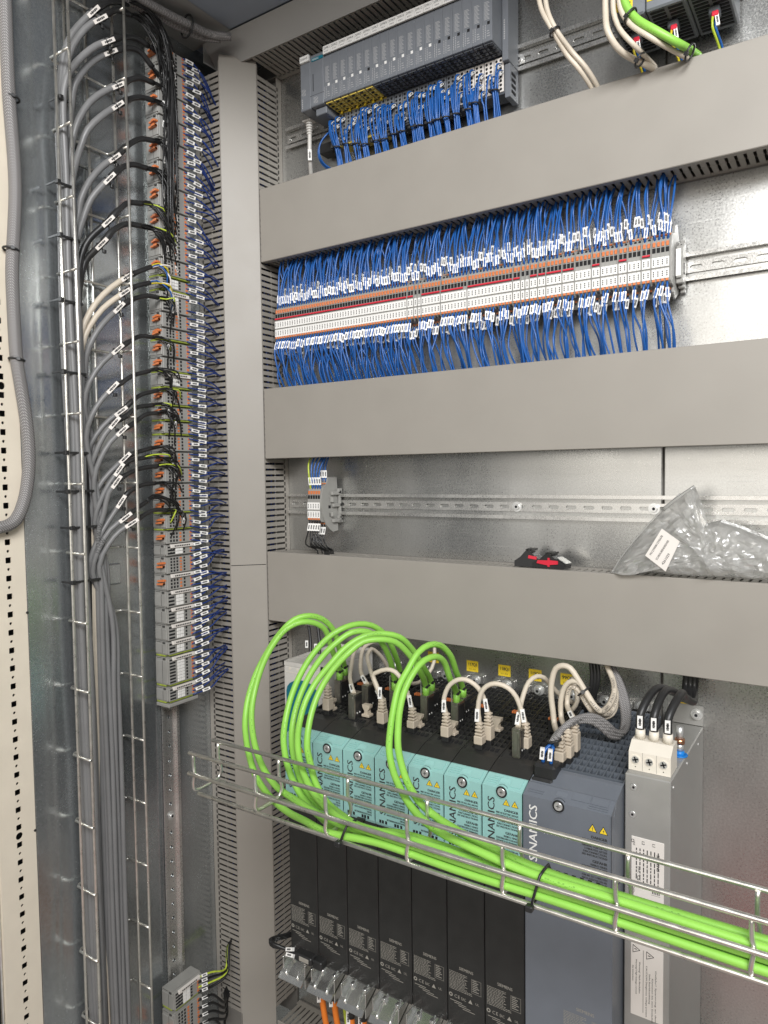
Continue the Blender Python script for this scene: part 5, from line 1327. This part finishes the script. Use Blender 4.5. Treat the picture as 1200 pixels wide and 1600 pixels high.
# beige cables with booted plugs
def boot(t, b, tall=.018, ribs=4, tab=False):
    m_ = MB(); m_.bev(b.x-.0052, b.x+.0052, b.y-.004, b.y+.006, b.z-.001, b.z+.0055, .0006); part('plug_nose', m_, M['black'], t)
    m_ = MB(); m_.bev(b.x-.0058, b.x+.0058, b.y-.0055, b.y+.0075, b.z+.0055, b.z+.0055+tall, .0012)
    part('boot', m_, M['boot'], t)
    m_ = MB()
    for q in range(ribs):
        z = b.z+.0055+tall+.0006+q*.0042; h = .0052-.0003*q; m_.bev(b.x-h, b.x+h, b.y-h*.9+.001, b.y+h*.9+.001, z, z+.0026, .0008)
    m_.cyl((b.x, b.y+.001, b.z+.02), (b.x, b.y+.001, b.z+.0055+tall+ribs*.0042), .0033, 10); part('strain_relief', m_, M['boot'], t)
    return V((b.x, b.y+.001, b.z+.0055+tall+ribs*.0042-.002))
def mark(t, p, d, L=.016, r=.003):
    d = V(d).normalized(); m_ = marker_mb(V(p)-d*L*.5, d, fcam(p), L, .0026, .0008); o = fcam(p).normalized()*(r+.0006); m_.v = [tuple(V(v)+o) for v in m_.v]
    part('cable_marker', m_, [M['white'], M['print']], t)
def bthing(label, loc): return thing('beige_cable', label, 'cable', loc, 'beige cables plugged into the drives')
RB = .0031
def jumper(label, p1, top1, loop, p2, top2):
    b1, b2 = topat(*p1), topat(*p2)
    t = bthing(label, b1); e1 = boot(t, b1, max(.010, at(*top1, b1.y).z-b1.z-.0055-.0168)); e2 = boot(t, b2, max(.010, at(*top2, b2.y).z-b2.z-.0055-.0168))
    n = len(loop); pts = [e1]
    for k, q in enumerate(loop): u = (k+1)/(n+1); pts.append(at(*q, e1.y+(e2.y-e1.y)*u-.004*math.sin(math.pi*u)))
    pts.append(e2); part('sheath', MB().tube(spline(pts, .006), RB, 10), M['beige'], t)
    mark(t, e1+V((-.003,-.001,.010)), (0.05,0,1)); mark(t, e2+V((-.003,-.001,.010)), (-.15,0,1))
jumper('beige jumper cable with booted plugs, first short arch behind the green loops', (597,1136), (594,1092), [(588,1070),(583,1055),(590,1050),(605,1046),(618,1050),(630,1066)], (644,1143), (641,1105))
jumper('beige jumper cable with booted plugs arching over the middle teal drives', (697,1157), (695,1113), [(693,1098),(697,1080),(704,1069),(716,1062),(728,1062),(741,1069),(752,1082)], (763,1162), (761,1112))
jumper('beige jumper cable with booted plugs arching beside the slate drive', (749,1169), (748,1128), [(747,1106),(750,1088),(756,1076),(767,1069),(780,1069),(794,1075),(806,1088)], (821,1175), (815,1128))
def riser(label, base, top, loop, ys, kind='hood', r=RB, mk=None):
    b = topat(*base); t = bthing(label, b)
    if kind == 'hood': zt = at(*top, b.y+.006).z; hood(t, b, max(.022, zt-b.z)); s = V((b.x, b.y+.007, zt))
    else: s = boot(t, b, max(.010, at(*top, b.y).z-b.z-.0055-.0168))
    pts = [s]+[at(px, py, s.y+(ys[1]-s.y)*((k+1)/len(loop))) if len(ys) == 2 else at(px, py, ys[k]) for k, (px, py) in enumerate(loop)]
    sp_ = spline(pts, .006); part('sheath', MB().tube(sp_, r, 10), M['beige'], t)
    if r > .0032: part('lettering', path_text(MB(), sp_[::-1], r, 'SIEMENS - SIEMENS - SIEMENS - SIEMENS', .0040, .03), M['print'], t)
    d = (pts[1]-pts[0]).normalized(); mark(t, s+d*.012+V((-.002,0,0)), d, .018, r); return t
riser('beige cable rising straight from a metal plug behind the innermost green loop', (549,1124), (546,1082), [(547,1060),(549,1040),(553,1020),(562,1008),(575,1004)], (0,-.05))
riser('beige cable rising from the second metal plug towards the duct above', (570,1110), (566,1068), [(564,1050),(564,1030),(567,1015),(576,1006),(592,1000)], (0,-.05))
riser('beige cable with booted plug bending over behind the third green loop', (512,1115), (509,1072), [(511,1056),(520,1035),(535,1022),(552,1016)], (0,-.06), 'boot')
riser('beige cable with booted plug hooking back under the green arches', (597,1128), (595,1090), [(590,1078),(583,1060),(577,1040),(574,1025),(580,1014),(590,1020),(600,1032),(608,1048)], (0,-.06), 'boot')
riser('beige cable from a metal plug on the last teal drive curving behind the thick loop', (806,1184), (806,1136), [(812,1120),(813,1105),(818,1085),(826,1066),(838,1057),(850,1059),(860,1070),(874,1085),(890,1095),(900,1100)], (0,-.06))
Yk = -.115
riser('thick beige cable with printed lettering looping high beside the braided sleeve', (875,1196), (869,1150), [(866,1130),(864,1112),(861,1084),(863,1060),(869,1044),(880,1040),(891,1044),(901,1058),(912,1076),(924,1096),(936,1110),(946,1108),(954,1098),(960,1080),(957,1060),(950,1044),(946,1030)], (-.12,)*11+(-.10,-.085,-.07,-.055,-.048,-.04), 'boot', .0037)
riser('beige cable forming the middle loop tied beside the braided sleeve', (887,1190), (880,1140), [(877,1120),(876,1098),(880,1078),(889,1066),(902,1065),(913,1077),(922,1091),(932,1107),(945,1116),(955,1112),(961,1100),(963,1084),(955,1055),(946,1030)], (-.12,)*8+(-.10,-.085,-.075,-.062,-.048,-.04), 'boot', .0033)
riser('beige cable forming the lowest loop tied beside the braided sleeve', (897,1180), (886,1120), [(886,1100),(888,1082),(893,1073),(904,1078),(912,1092),(922,1108),(934,1120),(945,1121),(956,1116),(962,1104),(962,1088)], (-.115,)*6+(-.10,-.09,-.08,-.07,-.06), 'boot', .0033)
cable('beige_cable', 'beige cable hanging in a small loop in front of the drive mounting bolts', 'cable', 'beige cables plugged into the drives', [at(893,1060,-.05), at(899,1075,-.07), at(902,1095,-.08), at(895,1108,-.08), at(886,1110,-.06)], .0030, M['beige'])
cable('beige_cable', 'beige cable hanging behind the two middle green loops', 'cable', 'beige cables plugged into the drives', [at(678,990,-.04), at(679,1015,-.05), at(678,1035,-.06), at(670,1052,-.07), at(655,1066,-.07), at(640,1068,-.06)], .0028, M['beige'])
tie(at(912, 1080, -.117), (1,0,-1.1), .0085, 'black cable tie round the three beige loops beside the braided sleeve', .0014)
for px, py, lb in ((518,1108,'behind the innermost green loop'), (574,1118,'beside the second metal plug'), (654,1134,'beside the first booted jumper plug'), (707,1146,'below the two middle green plugs'), (777,1140,'standing free on the sixth drive')):
    b = topat(px, py); m_ = MB(); t = thing('dust_cap', f'small beige dust cap on a drive top, {lb}', 'dust cap', b, 'beige dust caps on the drives')
    m_.bev(b.x-.0065, b.x+.0065, b.y-.006, b.y+.006, b.z-.001, b.z+.003, .0008); part('base', m_, M['boot'], t)
    m_ = MB(); m_.prism([(-.0065,.016),(.0065,.016),(.006,.012),(.0025,.007),(.0035,.003),(-.0035,.003),(-.0025,.007),(-.006,.012)], lambda p, q, a: (b.x+p, a, b.z+q), b.y-.0035, b.y+.0045); part('grip', m_, M['boot'], t)
for k in range(7):
    x = XD1-PD*(6-k)-.013; y = -.105; b = V((x, y, ztop(y)))
    t = thing('signal_connector', f'small black connector with orange levers on the drive row, {ordw(k+1)} from the corner duct', 'connector', b, 'signal connectors on the drive tops')
    m_ = MB(); m_.bev(x-.007, x+.007, y-.004, y+.010, b.z-.002, b.z+.015, .001); part('housing', m_, M['black'], t)
    m_ = MB()
    for q in range(4): m_.bev(x-.0062+q*.0032, x-.0037+q*.0032, y-.0045, y+.003, b.z+.0145, b.z+.0175, .0004)
    part('lever', m_, M['orange'], t)
# braided flat sleeve with black plug
t = thing('braided_cable', 'flat grey braided sleeve curving over the slate drive to a black plug', 'cable', at(868,1155,-.17))
yy = [-.19,-.175,-.165,-.15,-.14,-.13,-.12,-.11,-.10,-.085,-.07,-.055,-.04]
pp = [(866,1157),(875,1142),(890,1130),(905,1124),(919,1122),(934,1127),(948,1138),(958,1147),(970,1148),(976,1138),(978,1114),(970,1080),(952,1040)]
P3 = [at(*q, y) for q, y in zip(pp, yy)]
m_ = MB()
for o in (-1, 0, 1): m_.tube(spline([p+V((.0022*o, .003*o, .0024*o)) for p in P3], .006), .0036, 10)
part('sleeve', m_, M['braid'], t)
m_ = MB(); m_.torus(P3[0], V((1,0,.3)).normalized(), V((0,1,0)), .0078, .0016, n=12); m_.bev(P3[0].x+.003, P3[0].x+.008, P3[0].y-.010, P3[0].y-.006, P3[0].z-.003, P3[0].z+.002, .0008); part('tie', m_, M['black'], t)
c = at(853, 1216, -.205)
t2 = thing('power_plug', 'black two pole power plug with blue wires on the slate drive edge', 'plug', c)
m_ = MB(); m_.bev(c.x-.0135, c.x+.0135, c.y-.008, c.y+.016, c.z-.002, c.z+.018, .003); m_.bev(c.x-.0135, c.x+.0125, c.y-.014, c.y-.004, c.z-.012, c.z+.004, .0025); part('housing', m_, M['black'], t2)
m_ = MB()
for q in (-1, 1): m_.cyl((c.x+q*.0055-.001, c.y-.0138, c.z-.004), (c.x+q*.0055-.001, c.y-.0152, c.z-.004), .0033, 14, 0, .0026)
part('contact_screw', m_, M['steel'], t2)
for q in (0, 1):
    e = V((c.x-.004+q*.0095, c.y+.002, c.z+.016)); s = P3[0]+V((-.002+q*.003, -.002, -.003))
    part('wire', MB().tube(spline([s, (s+e)*.5+V((-.002+.002*q, -.003, .004)), e+V((0,0,.010)), e], .004), .0022, 8), M['blue'], t2)
    part('wire_marker', marker_mb(e+V((-.001,-.002,.006)), V((.08,0,1)), fcam(e), .013, .0026, .0022), [M['white'], M['print']], t2)
# white housing with teal insert beside the first drive
x0, x1, yf, z0, z1 = -.7400, -.6625, -.150, .985, 1.1125
t = thing('supply_unit', 'white rounded housing with deep teal insert beside the first drive', 'supply unit', (x0, yf, z0))
m_ = MB(); m_.bev(x0, x1, yf, -.012, z0, z1-.004, .004)
for (a, b, c_, d) in ((x0, x0+.003, yf, -.012), (x1-.003, x1, yf, -.012), (x0, x1, yf, yf+.003), (x0, x1, -.015, -.012)): m_.box(a, b, c_, d, z1-.006, z1)
part('housing', m_, M['wtherm'], t)
m_ = MB(); arch = [(x0+.008, z0+.006), (x1-.008, z0+.006), (x1-.008, z1-.045)]
for k in range(1, 9): a = math.pi*k/9; arch.append(((x0+x1)/2+(x1-x0-.016)/2*math.cos(a), z1-.045+.020*math.sin(a)))
arch.append((x0+.008, z1-.045))
m_.prism(arch, lambda p, q, a: (p, a, q), yf-.0015, yf+.002); part('insert', m_, M['dteal'], t)
m_ = MB(); m_.box(x0+.006, x1-.006, yf-.0006, yf, z1-.016, z1-.0155)
for k in range(4): m_.cyl((x0+.015+k*.015, yf, z1-.010), (x0+.015+k*.015, yf-.0005, z1-.010), .0022, 10)
part('relief', m_, M['ivory'], t)
for q, px in enumerate((483, 497)):
    a = at(px-1, 975, -.06); b = at(px+1, 1032+q*8, -.08)
    wire('black_cable', f'thin black cable with marker dropping into the white housing, {ordw(q+1)} from the corner duct', 'black cables of the white housing', spline([a, (a+b)/2+V((.003,0,0)), b], .006), .0026, M['bcable'], marker_mb((a*.35+b*.65)+V((-.003,-.003,0)), V((0,0,1)), fcam(a), .012, .0024, .001))
m_ = MB()
for q in range(3): m_.tube(spline([at(922+q*5, 1020, -.03), at(925+q*5, 1060, -.035), at(920+q*4, 1090, -.03), at(910+q*4, 1112, -.03)], .008), .003, 8)
solo('black_cable', m_, M['bcable'], 'dark cables dropping behind the three beige loops', 'cable')
# ------------------------------------------------------------------ shield clamps, motor cables under the drives
for k in range(7):
    xa = XD1-PD*(7-k)+.003; xb = xa+.040
    t = thing('shield_clamp', f'bent shiny shield clamp plate under the drive row, {ordw(k+1)} from the corner duct', 'clamp', (xa, -.25, .71), 'shield clamp plates under the drives')
    S = [(-.222,.731),(-.2245,.7325),(-.262,.7135),(-.268,.708),(-.266,.7065),(-.2605,.7115)]
    m_ = MB(); m_.prism(S, lambda p, q, a: (a, p, q), xa, xb); m_.bev(xa, xa+.0014, -.258, -.222, .700, .7325, .0004); m_.bev(xb-.0014, xb, -.258, -.222, .700, .7325, .0004)
    part('clamp_sheet', m_, M['shield'], t)
    m_ = MB()
    for x in (xa+.009, xb-.011):
        m_.tube(spline([(x, -.228, .7325), (x+.001, -.240, .7265), (x-.0006, -.250, .7225), (x+.001, -.264, .7135)], .004), .0016, 6)
        m_.bev(x-.002, x+.003, -.247, -.240, .7225, .7285, .0008)
    part('tongue', m_, M['shield'], t)
    m_ = MB(); m_.bev(xb-.013, xb-.004, -.2285, -.2270, .728, .7425, .0005); part('tab', m_, M['white'] if k % 2 else M['shield'], t)
    m_ = MB(); m_.cyl((xb-.0085, -.2286, .7365), (xb-.0085, -.2290, .7365), .0022, 12); part('tab_hole', m_, M['hole'], t)
for k, (px, py, mt, nm) in enumerate(((503,1553,'orangec','orange'),(522,1560,'orangec','orange'),(537,1562,'ygreen','green'),(549,1588,'orangec','orange'),(568,1592,'orangec','orange'))):
    a = at(px, py, -.235); r = .0042 if nm == 'orange' else .0024
    t = thing('motor_cable', f'{nm} motor cable below the shield clamps, {ordw(k+1)} from the corner duct', 'cable', a, 'motor cables below the drives')
    part('sheath', MB().tube(spline([a+V((0,0,.012)), a, a+V((.001,.01,-.06)), a+V((.003,.04,-.14)), a+V((.004,.08,-.26))], .012), r, 10), M[mt], t)
    if nm == 'orange':
        m_ = MB(); m_.cyl(a+V((0,0,-.001)), a+V((0,0,.013)), .0052, 12); part('collar', m_, M['black'], t); mark(t, a+V((-.004,-.002,-.002)), (0,0,1), .020, .004)
t = thing('brake_connector', 'black connector with two white markers sticking out below the first drive', 'connector', at(455,1490,-.28))
c = at(462, 1490, -.27); m_ = MB(); m_.bev(c.x-.004, c.x+.026, c.y, c.y+.014, c.z-.010, c.z+.001, .0015); m_.bev(c.x+.024, c.x+.040, c.y+.004, c.y+.018, c.z-.014, c.z-.002, .0015); part('housing', m_, M['black'], t)
m_ = MB(); m_.bev(c.x+.006, c.x+.022, c.y-.0008, c.y+.001, c.z-.007, c.z-.001, .0004); part('rating_label', m_, M['gprint'], t)
for q in range(3):
    a = c+V((-.004, .004, -.003-.002*q)); part('wire', MB().tube(spline([a, a+V((-.016,-.004,.003+.002*q)), a+V((-.030,-.010,.008)), a+V((-.040,-.006,.008)), a+V((-.036,.02,.002)), a+V((-.03,.06,-.01))], .006), .0022, 8), M['core'], t)
for q in range(2): part('wire_marker', marker_mb(c+V((-.013,-.003,-.004+.007*q)), V((1,0,.15+.2*q)), fcam(c), .012, .0022, .0024), [M['white'], M['print']], t)
# ------------------------------------------------------------------ loose things on the duct
zt = DZ[2][1]+.0002
def loose(label, px, ln, ht, rot, lever):
    b = at(px, 884, -.04); b.z = zt
    t = thing('loose_connector', label, 'connector', b, 'black connectors lying on the duct')
    ca, sa = math.cos(rot), math.sin(rot)
    fn = lambda p, q, a: (b.x+p*ca-a*sa, b.y+p*sa+a*ca, b.z+q)
    m_ = MB(); m_.prism([(0,.0),(ln,0),(ln*1.02,ht*.30),(ln*.72,ht*.72),(ln*.55,ht),(ln*.40,ht),(ln*.22,ht*.62),(.0,ht*.35)], fn, -.011, .011); part('housing', m_, M['black'], t)
    m_ = MB()
    for q in range(3): m_.prism([(ln*.40+q*.004,ht*.98),(ln*.40+q*.004+.0026,ht*.98),(ln*.40+q*.004+.0026,ht*1.12),(ln*.40+q*.004,ht*1.12)], fn, -.010, .010)
    part('ridge', m_, M['drive'], t)
    m_ = MB(); z0 = ht*.34
    if lever:
        m_.prism([(ln*.15,z0),(ln*.50,z0-.0022),(ln*.50,z0-.004),(ln*.56,z0-.004),(ln*.56,z0-.0015),(ln*.82,z0),(ln*.82,z0+.0045),(ln*.56,z0+.005),(ln*.56,z0+.008),(ln*.50,z0+.008),(ln*.50,z0+.0045),(ln*.18,z0+.004)], fn, -.0128, -.0112)
    else: m_.prism([(ln*.50,ht*.55),(ln*.80,ht*.48),(ln*.80,ht*.66),(ln*.52,ht*.74)], fn, -.0122, -.009)
    part('lever', m_, M['red'], t)
    if lever:
        m_ = MB(); m_.prism([(ln*.74,ht*.76),(ln*1.03,ht*.36),(ln*1.05,ht*.40),(ln*.76,ht*.80)], fn, -.0085, .0085); part('contact_face', m_, M['shield'], t)
loose('black connector with small red lever lying on the duct, farther from the bag', 808, .040, .022, .05, False)
loose('black connector with long red lever lying on the duct, nearer the bag', 838, .046, .019, -.10, True)
# crumpled clear bag
from mathutils import noise as MN
outl = [(951,905),(962,884),(985,853),(1012,822),(1040,792),(1064,772),(1082,759),(1088,764),(1081,777),(1090,795),(1104,818),(1128,812),(1160,822),(1200,838),(1240,860),(1262,905),(1200,906),(1140,902),(1090,900),(1050,898),(1010,893),(980,899)]
YB0 = -.052
ol = []
N0 = len(outl)
for k in range(N0):
    a, b = outl[k], outl[(k+1) % N0]
    for s in range(6): ol.append(at(a[0]+(b[0]-a[0])*s/6, a[1]+(b[1]-a[1])*s/6, YB0))
cen = at(1110, 868, YB0)
for p in ol:
    if p.z < zt+.001 and p.x > at(975,900,YB0).x: p.z = zt+.0012
RN = 20
def sheet(sgn):
    m_ = MB(); vs = []
    for r in range(RN+1):
        u = r/RN
        for k, p in enumerate(ol):
            q = p+(cen-p)*u
            n1 = MN.noise(V((q.x*22, q.z*26, sgn*3.1))); n2 = MN.noise(V((q.x*75, q.z*60+7, sgn*5.3))); n3 = 1-abs(MN.noise(V((q.x*40+q.z*30, q.z*14, sgn*2.2))))*2
            bul = .024*math.sqrt(min(1, u*1.9))*(1 if sgn < 0 else .55)
            n4 = 1-2*abs(MN.noise(V((q.x*120-q.z*60, q.z*95+q.x*40, sgn*4.4))))
            bul += .0022*n4*min(1, u*8)
            vs.append(V((q.x+.003*n2*u, q.y+sgn*(bul+.010*n1*min(1,u*3)+.0045*n3*min(1,u*7))+.004*n2*min(1,u*8), max(zt+.0006, q.z+.003*n1*u))))
    n = len(ol)
    fs = [(r*n+k, r*n+(k+1) % n, (r+1)*n+(k+1) % n, (r+1)*n+k) for r in range(RN) for k in range(n)]
    for f in fs:
        m_.f += [[f[0],f[1],f[2]],[f[0],f[2],f[3]]]; m_.m += [0,0]; m_.sm += [False, False]
    m_.v = [tuple(v) for v in vs]; return m_
t = thing('plastic_bag', 'crumpled clear plastic bag with white slip lying on the duct', 'plastic bag', (cen.x, YB0, zt))
part('front_film', sheet(-1), M['film'], t); part('back_film', sheet(1), M['film'], t)
m_ = MB(); m_.tube(spline([at(1036,796,YB0-.004), at(1062,776,YB0-.006), at(1086,760,YB0-.004)], .006), .0022, 6); m_.tube(spline([p+V((0,-.002,.001)) for p in (ol[0], ol[9], ol[21], ol[30])], .006), .0009, 5); part('seal_seam', m_, M['film'], t)
c0, c1, c2, c3 = [at(*q, YB0-.030) for q in ((1034,826),(1062,846),(1040,893),(1008,868))]
m_ = MB(); nrm = (c1-c0).cross(c3-c0).normalized()
if nrm.y > 0: nrm = -nrm
m_.add([c0, c1, c2, c3]+[p-nrm*.0006 for p in (c0,c1,c2,c3)], [(0,1,2,3),(7,6,5,4),(0,4,5,1),(1,5,6,2),(2,6,7,3),(3,7,4,0)])
ps = part('paper_slip', m_, M['plateW'], t)
m_ = MB(); ux = (c0-c3).normalized(); uy = nrm.cross(ux)
if (uy.dot(c1-c0)) > 0: uy = -uy
W_ = (c0-c3).length
for q, (s, sz) in enumerate((('4261029', .0042), ('SCHRAUBENDREHER', .0036), ('P0123900812345678', .0036))):
    o = c3+(c2-c3)*(.80-.30*q)+ux*W_*.12+nrm*.0004
    text(m_, s, o, ux, ux.cross(nrm)*-1 if ux.cross(nrm).dot(c1-c0) > 0 else ux.cross(nrm), sz, width=W_*(.4 if q == 0 else .72))
part('lettering', m_, M['print'], ps)
